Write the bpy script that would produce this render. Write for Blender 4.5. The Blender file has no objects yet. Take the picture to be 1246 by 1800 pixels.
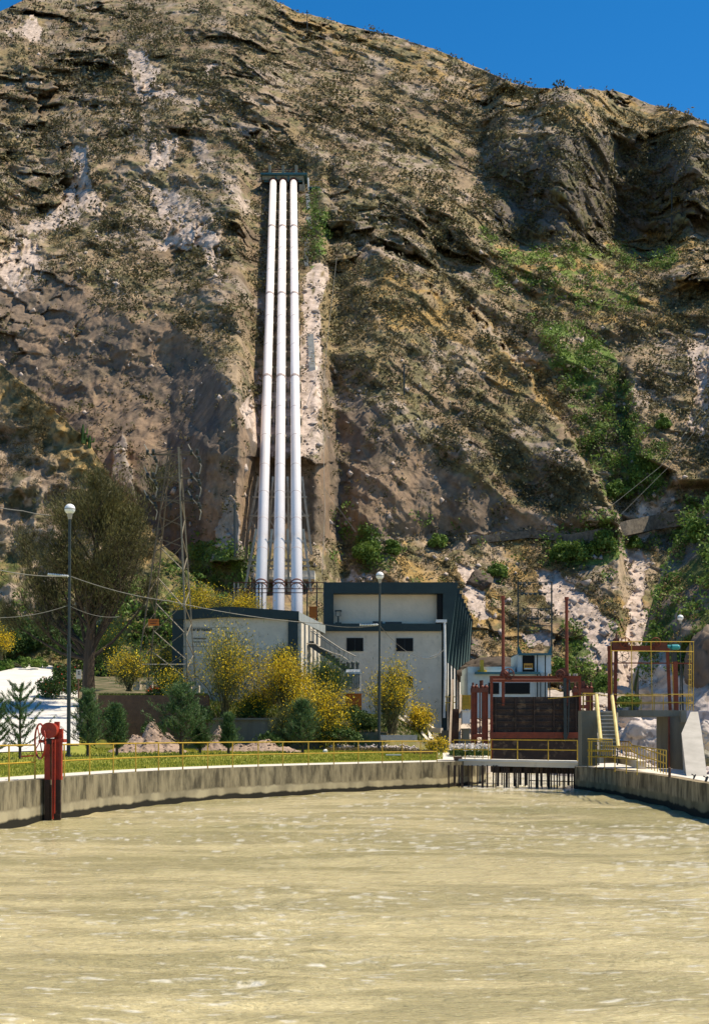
import bpy, math, random
import numpy as np
from math import radians, sin, cos, pi, sqrt
from mathutils import Vector

SC = bpy.context.scene
COL = SC.collection

# ------------------------------------------------------------------ camera
F = 2400.0            # focal length in photo pixels (photo is 1246 x 1800)
HX, HY, CZ = 623.0, 1292.0, 1.2
cam_d = bpy.data.cameras.new('camera')
cam = bpy.data.objects.new('camera', cam_d)
COL.objects.link(cam)
cam.location = (0, 0, CZ)
cam.rotation_euler = (radians(90), 0, 0)
cam_d.sensor_fit = 'VERTICAL'
cam_d.sensor_height = 36.0
cam_d.lens = F / 1800 * 36
cam_d.shift_y = (HY - 900) / 1800
cam_d.clip_start = 0.5
cam_d.clip_end = 3000
SC.camera = cam

# ------------------------------------------------------------------ sky, sun, exposure
SUN = Vector((0.50, 0.06, 0.86)).normalized()
ELEV = math.asin(SUN.z)
ROT = math.atan2(SUN.x, SUN.y)
W = bpy.data.worlds.new("World")
SC.world = W
W.use_nodes = True
nt = W.node_tree
bg = nt.nodes['Background']
sky = nt.nodes.new('ShaderNodeTexSky')
sky.sky_type = 'NISHITA'
sky.sun_disc = False
sky.sun_elevation = ELEV
sky.sun_rotation = ROT
sky.altitude = 2000
sky.air_density = 0.9
sky.dust_density = 0.15
sky.ozone_density = 2.0
hs = nt.nodes.new('ShaderNodeHueSaturation')
hs.inputs['Saturation'].default_value = 1.38
hs.inputs['Hue'].default_value = 0.497
nt.links.new(sky.outputs[0], hs.inputs['Color'])
nt.links.new(hs.outputs[0], bg.inputs[0])
bg.inputs[1].default_value = 0.118
sd = bpy.data.lights.new('sun', 'SUN')
sd.energy = 4.6
sd.angle = radians(0.5)
sd.color = (1.0, 0.90, 0.72)
so = bpy.data.objects.new('sun', sd)
COL.objects.link(so)
so.rotation_euler = (-SUN).to_track_quat('-Z', 'Y').to_euler()
so.location = (60, 10, 120)
SC.view_settings.view_transform = 'Standard'
SC.view_settings.look = 'None'
SC.view_settings.exposure = 0.55
SC.view_settings.gamma = 1
SC.cycles.max_bounces = 5
SC.cycles.diffuse_bounces = 3
SC.cycles.use_adaptive_sampling = True

# ------------------------------------------------------------------ helpers
RNG = random.Random(7)
NR = np.random.default_rng(11)

def P(px, py, D):
    """point at distance D seen at photo pixel px,py"""
    return Vector(((px - HX) / F * D, D, CZ + (HY - py) / F * D))
def XX(px, D): return (px - HX) / F * D
def ZZ(py, D): return CZ + (HY - py) / F * D
def yz(z, D): return HY - (z - CZ) * F / D
def interp(x, pts):
    a = np.asarray(pts, float)
    return np.interp(x, a[:, 0], a[:, 1])
def sstep(a, b, x):
    t = np.clip((x - a) / (b - a), 0, 1)
    return t * t * (3 - 2 * t)

def vnoise(x, y, z, seed=0):
    xi = np.floor(x).astype(np.int64); yi = np.floor(y).astype(np.int64); zi = np.floor(z).astype(np.int64)
    fx = (x - xi); fy = (y - yi); fz = (z - zi)
    fx = fx * fx * fx * (fx * (fx * 6 - 15) + 10); fy = fy * fy * fy * (fy * (fy * 6 - 15) + 10); fz = fz * fz * fz * (fz * (fz * 6 - 15) + 10)
    def h(a, b, c):
        n = (a * 374761393 + b * 668265263 + c * 2147483647 + seed * 144665) & 0xffffffff
        n = ((n ^ (n >> 13)) * 1274126177) & 0xffffffff
        n = ((n ^ (n >> 15)) * 2246822519) & 0xffffffff
        return ((n ^ (n >> 16)) & 0xffff) / 65535.0
    r = 0
    for dx in (0, 1):
        wx = fx if dx else 1 - fx
        for dy in (0, 1):
            wy = fy if dy else 1 - fy
            for dz in (0, 1):
                wz = fz if dz else 1 - fz
                r = r + wx * wy * wz * h(xi + dx, yi + dy, zi + dz)
    return r
def rot(x, y, z, k):
    a = 0.7 + 1.3 * k
    c, s = cos(a), sin(a)
    x, y = c * x - s * y, s * x + c * y
    c, s = cos(a * 1.7), sin(a * 1.7)
    y, z = c * y - s * z, s * y + c * z
    return x, y, z
def facets(x, y, z, seed=0, tilt=.5):
    """angular broken-rock relief: every Voronoi cell is one tilted plane"""
    x = x.astype(np.float32); y = y.astype(np.float32); z = z.astype(np.float32)
    xi = np.floor(x); yi = np.floor(y); zi = np.floor(z)
    best = np.full(x.shape, 9e9, np.float32); val = np.zeros(x.shape, np.float32)
    sec = np.full(x.shape, 9e9, np.float32)
    def hh(a, b, c, k):
        n = (a.astype(np.int64) * 374761393 + b.astype(np.int64) * 668265263 + c.astype(np.int64) * 2147483647 + (seed * 7 + k) * 144665) & 0xffffffff
        n = ((n ^ (n >> 13)) * 1274126177) & 0xffffffff
        return ((n ^ (n >> 15)) * 2246822519) & 0xffffffff
    for a in (-1, 0, 1):
        for b in (-1, 0, 1):
            for c_ in (-1, 0, 1):
                cx = xi + a; cy = yi + b; cz = zi + c_
                h = hh(cx, cy, cz, 0)
                dx = x - cx - (h & 1023) / np.float32(1023); dy = y - cy - ((h >> 10) & 1023) / np.float32(1023); dz = z - cz - ((h >> 20) & 1023) / np.float32(1023)
                d = dx * dx + dy * dy + dz * dz
                m = d < best
                sec = np.where(m, best, np.minimum(sec, d))
                if m.any():
                    h2 = h[m] * 69069 + 12345
                    v = ((h2 & 255) / 255.0 - .5) + tilt * 2 * ((((h2 >> 8) & 255) / 255.0 - .5) * dx[m] * 2 + (((h2 >> 16) & 255) / 255.0 - .5) * dz[m] * 2 + (((h2 >> 24) & 255) / 255.0 - .5) * dy[m])
                    val[m] = v; best[m] = d[m]
    return val, np.sqrt(sec) - np.sqrt(best)
def fbm(x, y, z, oct=4, seed=0, gain=0.5):
    s = 0; a = 1; t = 0
    for k in range(oct):
        s = s + a * vnoise(*rot(x * 2 ** k, y * 2 ** k, z * 2 ** k, k), seed + k * 17); t += a; a *= gain
    return s / t
def ridged(x, y, z, oct=3, seed=0, gain=0.5):
    s = 0; a = 1; t = 0
    for k in range(oct):
        n = vnoise(*rot(x * 2 ** k, y * 2 ** k, z * 2 ** k, k), seed + k * 31)
        s = s + a * (1 - np.abs(2 * n - 1)) ** 1.5; t += a; a *= gain
    return s / t
def inpoly(px, py, poly):
    r = np.zeros(px.shape, bool)
    n = len(poly)
    for i in range(n):
        x0, y0 = poly[i]; x1, y1 = poly[(i + 1) % n]
        if y0 == y1: continue
        c = ((py >= min(y0, y1)) & (py < max(y0, y1)))
        r ^= c & (px < (x1 - x0) * (py - y0) / (y1 - y0) + x0)
    return r

# ------------------------------------------------------------------ object helpers
ORG = {}
def tag(o, label=None, cat=None, group=None, kind=None):
    if label: o['label'] = label
    if cat: o['category'] = cat
    if group: o['group'] = group
    if kind: o['kind'] = kind
    return o
def thing(name, label, cat, loc, group=None):
    o = bpy.data.objects.new(name, None)
    COL.objects.link(o)
    o.location = loc
    o.empty_display_size = 0.3
    ORG[o.name] = Vector(loc)
    return tag(o, label, cat, group)
def link_mesh(name, me, parent=None, org=None):
    o = bpy.data.objects.new(name, me)
    COL.objects.link(o)
    if parent is not None:
        o.parent = parent
        ORG[o.name] = ORG[parent.name]
    else:
        o.location = org if org is not None else (0, 0, 0)
        ORG[o.name] = Vector(o.location)
    return o
def copy_tree(o, parent=None):
    c = o.copy(); COL.objects.link(c)
    ORG[c.name] = ORG[o.name]
    if parent is not None: c.parent = parent
    for ch in list(o.children): copy_tree(ch, c)
    return c

class MB:
    def __init__(s): s.v = []; s.f = []
    def add(s, vs, fs):
        b = len(s.v); s.v += [tuple(v) for v in vs]; s.f += [tuple(b + i for i in f) for f in fs]
        return s
    def box(s, x0, x1, y0, y1, z0, z1):
        return s.add([(x0, y0, z0), (x1, y0, z0), (x1, y1, z0), (x0, y1, z0), (x0, y0, z1), (x1, y0, z1), (x1, y1, z1), (x0, y1, z1)],
                     [(0, 3, 2, 1), (4, 5, 6, 7), (0, 1, 5, 4), (1, 2, 6, 5), (2, 3, 7, 6), (3, 0, 4, 7)])
    def pbox(s, px0, py0, px1, py1, D, dep):
        """box whose front face covers the given photo rectangle at distance D"""
        return s.box(XX(px0, D), XX(px1, D), D, D + dep, ZZ(py1, D), ZZ(py0, D))
    def prism(s, pts, off):
        """polygon pts (3D) extruded by off"""
        n = len(pts); off = Vector(off)
        a = [Vector(p) for p in pts]
        fs = [tuple(range(n - 1, -1, -1)), tuple(range(n, 2 * n))]
        for i in range(n):
            j = (i + 1) % n; fs.append((i, j, n + j, n + i))
        return s.add(a + [p + off for p in a], fs)
    def bar(s, p0, p1, w, h=None):
        p0 = Vector(p0); p1 = Vector(p1); h = h or w
        d = (p1 - p0).normalized()
        up = Vector((0, 0, 1)) if abs(d.z) < 0.95 else Vector((0, 1, 0))
        a = d.cross(up).normalized() * (w / 2); b = a.cross(d).normalized() * (h / 2)
        return s.add([p0 - a - b, p0 + a - b, p0 + a + b, p0 - a + b, p1 - a - b, p1 + a - b, p1 + a + b, p1 - a + b],
                     [(0, 1, 2, 3), (7, 6, 5, 4), (0, 4, 5, 1), (1, 5, 6, 2), (2, 6, 7, 3), (3, 7, 4, 0)])
    def tube(s, pts, rad, n=8, cap=True):
        pts = [Vector(p) for p in pts]
        if not isinstance(rad, (list, tuple)): rad = [rad] * len(pts)
        b = len(s.v); prev = None
        for i, p in enumerate(pts):
            d = (pts[min(i + 1, len(pts) - 1)] - pts[max(i - 1, 0)]).normalized()
            if prev is None:
                up = Vector((0, 0, 1)) if abs(d.z) < 0.9 else Vector((1, 0, 0))
                a = d.cross(up).normalized()
            else:
                a = (prev - d * prev.dot(d)).normalized()
            prev = a; c = d.cross(a)
            for k in range(n):
                t = 2 * pi * k / n
                s.v.append(tuple(p + (a * cos(t) + c * sin(t)) * rad[i]))
        for i in range(len(pts) - 1):
            for k in range(n):
                k2 = (k + 1) % n
                s.f.append((b + i * n + k, b + i * n + k2, b + (i + 1) * n + k2, b + (i + 1) * n + k))
        if cap:
            s.f.append(tuple(b + k for k in range(n - 1, -1, -1)))
            s.f.append(tuple(b + (len(pts) - 1) * n + k for k in range(n)))
        return s
    def cyl(s, p0, p1, r, n=16): return s.tube([p0, p1], r, n)
    def sphere(s, c, r, nu=16, nv=10, sc=(1, 1, 1)):
        c = Vector(c); b = len(s.v)
        for j in range(nv + 1):
            th = pi * j / nv
            for i in range(nu):
                ph = 2 * pi * i / nu
                s.v.append((c.x + r * sc[0] * sin(th) * cos(ph), c.y + r * sc[1] * sin(th) * sin(ph), c.z + r * sc[2] * cos(th)))
        for j in range(nv):
            for i in range(nu):
                i2 = (i + 1) % nu
                s.f.append((b + j * nu + i, b + (j + 1) * nu + i, b + (j + 1) * nu + i2, b + j * nu + i2))
        return s
    def wheel(s, c, R, axis='Y', r=0.02, spokes=5, n=20, tilt=0.0):
        c = Vector(c)
        def pt(t, q):
            if axis == 'Y': v = Vector((cos(t) * q, 0, sin(t) * q))
            else: v = Vector((0, cos(t) * q, sin(t) * q))
            if tilt:
                v = Vector((v.x * cos(tilt) - v.y * sin(tilt), v.x * sin(tilt) + v.y * cos(tilt), v.z))
            return c + v
        ring = [pt(2 * pi * i / n, R) for i in range(n + 1)]
        s.tube(ring, r, 6)
        for k in range(spokes):
            s.tube([c, pt(2 * pi * k / spokes + .3, R)], r * .8, 5)
        ax = (pt(0, 1) - c).cross(pt(pi / 2, 1) - c).normalized()
        s.cyl(c - ax * r * 2.5, c + ax * r * 2.5, r * 2.2, 10)
        return s
    def build(s, name, m, parent=None, smooth=False, org=None):
        base = ORG[parent.name] if parent is not None else (Vector(org) if org is not None else Vector((0, 0, 0)))
        me = bpy.data.meshes.new(name)
        me.from_pydata([(v[0] - base.x, v[1] - base.y, v[2] - base.z) for v in s.v], [], s.f)
        me.materials.append(m)
        if smooth: me.polygons.foreach_set('use_smooth', [True] * len(me.polygons))
        me.validate()
        me.update()
        return link_mesh(name, me, parent, base)

def np_mesh(name, verts, faces, m, parent=None, smooth=False, org=None, colors=None):
    """verts (N,3), faces (M,4) numpy"""
    base = ORG[parent.name] if parent is not None else (Vector(org) if org is not None else Vector((0, 0, 0)))
    v = (verts - np.array(base)[None, :]).astype(np.float32)
    k = faces.shape[1]
    me = bpy.data.meshes.new(name)
    me.vertices.add(len(v)); me.vertices.foreach_set('co', v.ravel())
    me.loops.add(faces.size); me.loops.foreach_set('vertex_index', faces.ravel().astype(np.int32))
    me.polygons.add(len(faces)); me.polygons.foreach_set('loop_start', np.arange(0, faces.size, k, dtype=np.int32))
    if smooth: me.polygons.foreach_set('use_smooth', np.ones(len(faces), bool))
    me.update(calc_edges=True)
    if colors is not None:
        ca = me.color_attributes.new('Col', 'FLOAT_COLOR', 'POINT')
        c4 = np.ones((len(v), 4), np.float32); c4[:, :3] = colors
        ca.data.foreach_set('color', c4.ravel())
    me.materials.append(m)
    return link_mesh(name, me, parent, base)

# ------------------------------------------------------------------ materials
MATS = {}
def mat(name, c1, c2=None, scale=4.0, rough=0.8, metal=0.0, bump=0.0, streak=False, c3=None, spots=None, spec=0.3, det=6, tr=0.0):
    if name in MATS: return MATS[name]
    m = bpy.data.materials.new(name); m.use_nodes = True
    n = m.node_tree; L = n.links; b = n.nodes['Principled BSDF']
    b.inputs['Roughness'].default_value = rough; b.inputs['Metallic'].default_value = metal
    b.inputs['Specular IOR Level'].default_value = spec
    if c2 is None: c2 = tuple(x * 0.75 for x in c1)
    tc = n.nodes.new('ShaderNodeTexCoord'); mp = n.nodes.new('ShaderNodeMapping')
    L.new(tc.outputs['Object'], mp.inputs[0])
    if streak: mp.inputs['Scale'].default_value = (1, 1, 0.12)
    nz = n.nodes.new('ShaderNodeTexNoise'); nz.inputs['Scale'].default_value = scale; nz.inputs['Detail'].default_value = det
    nz.inputs['Roughness'].default_value = 0.65
    L.new(mp.outputs[0], nz.inputs['Vector'])
    r = n.nodes.new('ShaderNodeValToRGB')
    r.color_ramp.elements[0].position = 0.32; r.color_ramp.elements[1].position = 0.68
    r.color_ramp.elements[0].color = (*c2, 1); r.color_ramp.elements[1].color = (*c1, 1)
    L.new(nz.outputs['Fac'], r.inputs[0])
    out = r.outputs[0]
    if spots is not None:
        n2 = n.nodes.new('ShaderNodeTexNoise'); n2.inputs['Scale'].default_value = scale * 3.1; n2.inputs['Detail'].default_value = 4
        L.new(tc.outputs['Object'], n2.inputs['Vector'])
        r2 = n.nodes.new('ShaderNodeValToRGB'); r2.color_ramp.elements[0].position = 0.56; r2.color_ramp.elements[1].position = 0.66
        mx = n.nodes.new('ShaderNodeMix'); mx.data_type = 'RGBA'
        L.new(n2.outputs['Fac'], r2.inputs[0]); L.new(r2.outputs[0], mx.inputs[0]); L.new(out, mx.inputs[6]); mx.inputs[7].default_value = (*spots, 1)
        out = mx.outputs[2]
    L.new(out, b.inputs['Base Color'])
    if bump:
        bp = n.nodes.new('ShaderNodeBump'); bp.inputs['Strength'].default_value = bump; bp.inputs['Distance'].default_value = 0.05
        n3 = n.nodes.new('ShaderNodeTexNoise'); n3.inputs['Scale'].default_value = scale * 4; n3.inputs['Detail'].default_value = 5
        L.new(tc.outputs['Object'], n3.inputs['Vector']); L.new(n3.outputs['Fac'], bp.inputs['Height']); L.new(bp.outputs[0], b.inputs['Normal'])
    if tr: b.inputs['Transmission Weight'].default_value = tr
    MATS[name] = m
    return m
def leafmat(name, c1, c2, c3=None, scale=1.3, rough=0.6):
    """foliage: colour varies leaf by leaf and clump by clump, a little light passes through"""
    if name in MATS: return MATS[name]
    m = bpy.data.materials.new(name); m.use_nodes = True
    n = m.node_tree; L = n.links; b = n.nodes['Principled BSDF']
    b.inputs['Roughness'].default_value = rough; b.inputs['Specular IOR Level'].default_value = 0.2
    g = n.nodes.new('ShaderNodeNewGeometry')
    tc = n.nodes.new('ShaderNodeTexCoord')
    nz = n.nodes.new('ShaderNodeTexNoise'); nz.inputs['Scale'].default_value = scale; nz.inputs['Detail'].default_value = 3
    L.new(tc.outputs['Object'], nz.inputs['Vector'])
    ad = n.nodes.new('ShaderNodeMath'); ad.operation = 'MULTIPLY_ADD'; ad.inputs[1].default_value = 0.55; 
    L.new(g.outputs['Random Per Island'], ad.inputs[0]); 
    sb = n.nodes.new('ShaderNodeMath'); sb.operation = 'MULTIPLY_ADD'; sb.inputs[1].default_value = 1.6; sb.inputs[2].default_value = -0.58
    L.new(nz.outputs['Fac'], sb.inputs[0]); L.new(sb.outputs[0], ad.inputs[2])
    r = n.nodes.new('ShaderNodeValToRGB')
    e = r.color_ramp.elements
    e[0].position = 0.1; e[0].color = (*c1, 1); e[1].position = 0.9; e[1].color = (*(c3 or c2), 1)
    if c3: x = e.new(0.55); x.color = (*c2, 1)
    L.new(ad.outputs[0], r.inputs[0]); L.new(r.outputs[0], b.inputs['Base Color'])
    tl = n.nodes.new('ShaderNodeBsdfTranslucent'); L.new(r.outputs[0], tl.inputs[0])
    ms = n.nodes.new('ShaderNodeMixShader'); ms.inputs[0].default_value = 0.25
    L.new(b.outputs[0], ms.inputs[1]); L.new(tl.outputs[0], ms.inputs[2])
    L.new(ms.outputs[0], n.nodes['Material Output'].inputs[0])
    MATS[name] = m
    return m
def vcolmat(name, rough=0.9, nscale=1.5, bump=0.4):
    if name in MATS: return MATS[name]
    m = bpy.data.materials.new(name); m.use_nodes = True
    n = m.node_tree; L = n.links; b = n.nodes['Principled BSDF']
    b.inputs['Roughness'].default_value = rough; b.inputs['Specular IOR Level'].default_value = 0.15
    at = n.nodes.new('ShaderNodeAttribute'); at.attribute_name = 'Col'
    tc = n.nodes.new('ShaderNodeTexCoord')
    nz = n.nodes.new('ShaderNodeTexNoise'); nz.inputs['Scale'].default_value = nscale; nz.inputs['Detail'].default_value = 8; nz.inputs['Roughness'].default_value = 0.7
    L.new(tc.outputs['Object'], nz.inputs['Vector'])
    mr = n.nodes.new('ShaderNodeMapRange'); mr.inputs[1].default_value = 0.3; mr.inputs[2].default_value = 0.7; mr.inputs[3].default_value = 0.6; mr.inputs[4].default_value = 1.35
    L.new(nz.outputs['Fac'], mr.inputs[0])
    vm = n.nodes.new('ShaderNodeVectorMath'); vm.operation = 'SCALE'
    L.new(at.outputs['Color'], vm.inputs[0]); L.new(mr.outputs[0], vm.inputs['Scale'])
    L.new(vm.outputs[0], b.inputs['Base Color'])
    bp = n.nodes.new('ShaderNodeBump'); bp.inputs['Strength'].default_value = bump; bp.inputs['Distance'].default_value = 0.3
    L.new(nz.outputs['Fac'], bp.inputs['Height']); L.new(bp.outputs[0], b.inputs['Normal'])
    MATS[name] = m
    return m
# ================================================================== mountain
def grid_faces(nr, nc):
    i = np.arange(nr * nc).reshape(nr, nc)
    return np.stack([i[:-1, :-1].ravel(), i[:-1, 1:].ravel(), i[1:, 1:].ravel(), i[1:, :-1].ravel()], 1)

SKY = [(-400, 130), (-150, 60), (0, 20), (50, -3), (150, -40), (300, -55), (400, -40), (485, 2), (520, 20), (620, 46), (700, 66), (760, 84), (800, 101),
       (850, 122), (900, 147), (940, 154), (1000, 155), (1080, 160), (1130, 177), (1180, 192), (1246, 216), (1400, 270), (1700, 360)]
YB = 1292.0
CT = [(-400, 470), (0, 480), (60, 500), (130, 470), (200, 560), (300, 560), (380, 640), (430, 720), (460, 790), (560, 812), (568, 790), (590, 730), (630, 706), (690, 742),
      (760, 795), (830, 850), (900, 890), (960, 905), (1050, 925), (1200, 905), (1300, 860), (1700, 800)]
CB = [(-400, 900), (0, 900), (250, 960), (330, 985), (430, 975), (560, 955), (700, 945), (830, 940), (1000, 932), (1100, 935), (1200, 900), (1700, 900)]

SCREE = [
 [(125,255),(150,258),(160,300),(155,335),(195,365),(150,378),(100,402),(45,412),(40,395),(118,345),(128,300)],
 [(0,430),(60,415),(72,440),(60,480),(28,525),(12,500),(0,470)],
 [(215,80),(250,90),(282,120),(262,155),(325,165),(250,178),(232,150),(215,110)],
 [(255,322),(300,330),(345,350),(330,385),(380,420),(330,440),(278,430),(300,395),(268,360)],
 [(262,248),(315,250),(300,300),(262,290)], [(350,385),(400,440),(385,480),(355,440)],
 [(365,110),(410,122),(360,125)], [(340,165),(365,180),(345,190)], [(15,55),(60,30),(75,50),(70,68),(15,66)],
 [(530,500),(556,455),(576,465),(560,560),(562,640),(558,700),(566,780),(545,800),(530,790),(527,650)],
 [(422,715),(446,690),(456,780),(432,745)], [(456,660),(530,660),(530,800),(456,796)],
 [(930,995),(975,1003),(1030,1046),(1085,1110),(1085,1150),(1030,1135),(985,1085),(950,1035)],
 [(1095,960),(1130,950),(1135,1000),(1132,1050),(1155,1110),(1162,1140),(1105,1132),(1100,1080),(1115,1030)],
 [(1010,1150),(1060,1120),(1170,1140),(1250,1225),(1420,1260),(1420,1310),(1060,1310),(1070,1190)],
 [(798,975),(826,1000),(850,1045),(868,1085),(845,1095),(815,1040)], [(1195,580),(1250,600),(1250,780),(1205,745),(1225,680)],
 [(1130,850),(1185,840),(1215,868),(1190,880),(1150,930),(1120,1000),(1100,1000),(1110,960)],
 [(209,1000),(250,985),(297,1020),(280,1057),(215,1050)], [(915,1105),(960,1110),(972,1135),(930,1135)],
 [(620,1000),(660,1015),(690,1023),(600,1023)], [(830,938),(1050,930),(1200,896),(1200,903),(1050,940),(830,948)]]
GREEN = [
 [(935,560),(1010,568),(1060,600),(1112,690),(1130,780),(1185,800),(1165,870),(1080,885),(1015,800),(1000,700),(955,620)],
 [(860,440),(1100,430),(1190,450),(1150,480),(1040,465),(900,465)], [(960,510),(1120,520),(1140,560),(1040,545),(960,540)], [(870,475),(930,480),(1000,470),(1110,500),(1120,520),(1000,500),(940,520),(890,510)],
 [(540,330),(566,330),(575,400),(560,465),(540,480)], [(840,400),(870,420),(860,440),(830,415)],
 [(600,940),(660,930),(690,960),(680,1010),(640,1000)], [(950,940),(1080,910),(1100,960),(1060,1000),(960,990)],
 [(1200,880),(1260,880),(1260,1100),(1170,1120),(1180,960)], [(330,960),(440,960),(440,1040),(330,1050)],
 [(1000,1100),(1040,1130),(1060,1210),(990,1230)]]
OCHRE = [
 [(560,960),(700,950),(800,970),(900,960),(960,1010),(1000,1080),(1060,1130),(1020,1180),(840,1200),(820,1000),(560,1030)],
 [(860,415),(1250,405),(1250,560),(1150,580),(960,540),(880,500)],
 [(590,420),(700,470),(900,600),(990,720),(960,730),(800,620),(620,560)],
 [(500,0),(760,84),(940,150),(1246,212),(1246,260),(900,200),(700,120),(500,60)], [(830,950),(1000,940),(1010,1060),(900,1040)],
 [(120,190),(210,185),(205,200),(120,200)]]
DARKROCK = [[(870,250),(1000,240),(1250,260),(1250,400),(1100,420),(870,425)], [(820,1160),(915,1155),(915,1230),(820,1220)],
 [(820,1000),(850,1005),(868,1040),(830,1035)],
 [(1150,960),(1260,900),(1260,1130),(1160,1130)], [(1050,920),(1200,900),(1200,925),(1060,948)]]
SPUR = [(575, 420), (640, 440), (720, 480), (800, 530), (860, 580), (905, 640), (945, 690), (980, 740), (1010, 790), (1040, 850), (1080, 905), (1100, 940)]

# column / row layout
xs = np.concatenate([np.linspace(-380, -20, 60, endpoint=False), np.arange(-20, 1268, 1.7), np.linspace(1268, 1650, 60)])
NRW = 760
vv = np.linspace(0, 1, NRW)
skyx = interp(xs, SKY)
skyx = skyx + (fbm(xs / 30.0, xs * 0, xs * 0, 4, 3) - .5) * 9
PX = np.repeat(xs[None, :], NRW, 0)
PY = YB + (skyx[None, :] - YB) * vv[:, None]
T = (HY - PY) / F
# slope field, integrated upward
wx = (fbm(PX / 90, PY / 90, PX * 0, 3, 5) - .5) * 90
wy = (fbm(PX / 90, PY / 90, PX * 0 + 9, 3, 6) - .5) * 70
ct = np.interp(PX[0] , [p[0] for p in CT], [p[1] for p in CT])[None, :]
cb = np.interp(PX[0], [p[0] for p in CB], [p[1] for p in CB])[None, :]
near_pipe = np.exp(-((PX - 500) / 60.0) ** 2) * sstep(240, 330, PY)
cliff = sstep(-12, 12, (PY - (ct + wy * .5 * (1 - near_pipe)))) * sstep(-8, 8, (cb - PY))
scl = interp(xs, [(-400, 1.7), (350, 1.8), (450, 3.5), (800, 4), (900, 3), (1700, 3)])[None, :]
S = 0.76 + (scl - .76) * cliff
# big dark rock at upper right + ledge beneath it
rk = sstep(860, 885, PX + wx * .2) * sstep(-10, 10, 418 - PY) * sstep(-25, 25, PY - 250 - wy * .4)
S = S + rk * 2.2
ledge = sstep(840, 900, PX) * sstep(405, 430, PY) * sstep(-15, 15, 560 - PY)
S = S * (1 - ledge) + ledge * 0.62
stp = ridged(PX / 160, PY / 55, PX * 0, 2, 44)
S = S + (1 - cliff) * (1 - near_pipe) * sstep(.55, .85, stp) * .6      # rock steps over the whole slope
S = np.maximum(S, T + .2)
D0 = interp(xs, [(-400, 116), (0, 115), (300, 112), (420, 104), (540, 104), (580, 118), (800, 118), (1300, 114), (1700, 112)])
dT = np.diff(T, axis=0)
g = 1.0 / (S - T)
lnD = np.concatenate([np.zeros((1, len(xs))), np.cumsum(0.5 * (g[1:] + g[:-1]) * dT, 0)], 0)
def blurh(a, sig):
    k = np.arange(-3 * sig, 3 * sig + 1); w = np.exp(-(k / sig) ** 2 / 2); w /= w.sum()
    ap = np.pad(a, ((0, 0), (3 * sig, 3 * sig)), mode='edge')
    return np.apply_along_axis(lambda r: np.convolve(r, w, 'valid'), 1, ap)
sgn = np.gradient(xs)
lnb = blurh(lnD, 34)
lns = blurh(lnD, 7)
keep = rk * 0 + .35
lnD = lnb + (lns - lnb) * keep
D = D0[None, :] * np.exp(lnD)
for q in ():
    j = np.searchsorted(xs, q); print('D at', q, [round(float(D[min(NRW-1,int((yy - YB) / (skyx[j] - YB) * (NRW - 1))), j])) for yy in (1000, 800, 600, 305, 150)])
# trough under the penstocks
D = D * (1 + .115 * sstep(880, 330, PY) * (1 - sstep(430, 560, PX)))
Dp = 77.6 / (0.8 - T) * 1.021
w0 = (fbm(PX / 18, PY * 0, PX * 0, 3, 77) - .5) * 50
Dp = np.where(PY > 806 + wy * .5 - w0 * .6, np.minimum(Dp[np.abs(PY[:, 0] - 806).argmin()].mean(), 1e9) - (PY - 806) * 0.018, Dp)
Dp = np.where(PY > 955, 132.0 * (1 - (PY - 955) / 260.0 * .22), Dp)
wp = sstep(415, 455, PX + wx * .35) * (1 - sstep(545, 600, PX + wx * .3))
wp = wp * sstep(230, 316, PY)
D = D * (1 - wp) + Dp * wp
DL = np.exp(blurh(np.log(D), 55)); wl = sstep(325, 250, PY) * (1 - sstep(740, 840, PX))
D = D * (1 - wl) + DL * wl
# spur in front of the green gully
spy = interp(xs, SPUR)[None, :] + (fbm(PX / 40, PY * 0, PX * 0, 4, 8) - .5) * 60
below = PY - spy
fr = sstep(-14, 10, below + (fbm(PX / 9, PY / 9, PX * 0, 3, 9) - .5) * 40) * np.exp(-np.clip(below, 0, 999) / 260.0) * sstep(590, 760, PX) * (1 - sstep(1085, 1105, PX))
D = D * (1 - .05 * fr)
# gully hollow just above the spur line, right bank bulges again
gl = np.exp(-((np.clip(-below, 0, 999) / 90.0) ** 2)) * sstep(-3, 4, -below) * sstep(850, 960, PX) * (1 - sstep(1085, 1130, PX))
rb = sstep(-10, 10, PX - interp(PY.ravel(), [(560, 1150), (640, 1095), (800, 1120), (830, 1180)]).reshape(PY.shape) - wx * .15) * sstep(570, 640, PY + wx * .2) * sstep(-10, 10, 850 - PY)
D = D * (1 - .03 * rb)
# relief
Xw = (PX - HX) / F * D; Zw = T * D; Yw = D
quiet = 1 - .93 * wp * sstep(640, 320, PY) ; quiet = np.where(PY < 300, 1, quiet); quiet = np.minimum(quiet, 1 - .8 * wp)
screem = np.zeros(PX.shape); greenm = np.zeros(PX.shape); ochm = np.zeros(PX.shape); drk = np.zeros(PX.shape)
w1 = (fbm(PX / 22, PY / 22, PX * 0, 4, 15) - .5) * 46; w2 = (fbm(PX / 22, PY / 22, PX * 0 + 5, 4, 16) - .5) * 40
for poly in SCREE: screem = np.maximum(screem, inpoly(PX + w1 * .7, PY + w2 * .7, poly))
for poly in GREEN: greenm = np.maximum(greenm, inpoly(PX + w1, PY + w2, poly))
for poly in OCHRE: ochm = np.maximum(ochm, inpoly(PX + w1 * 2, PY + w2 * 2, poly))
for poly in DARKROCK: drk = np.maximum(drk, inpoly(PX + w1, PY + w2, poly))
scr_n = fbm((PX + PY * .25) / 9, PY / 16, PX * 0, 4, 18)
screem = screem * sstep(.26, .52, scr_n + .10 * (PX > 525) * (PX < 580) + .22 * (PY > 925))
ochm = np.maximum(ochm, (PY > 940) * (PX > 570) * 1.0)
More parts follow.
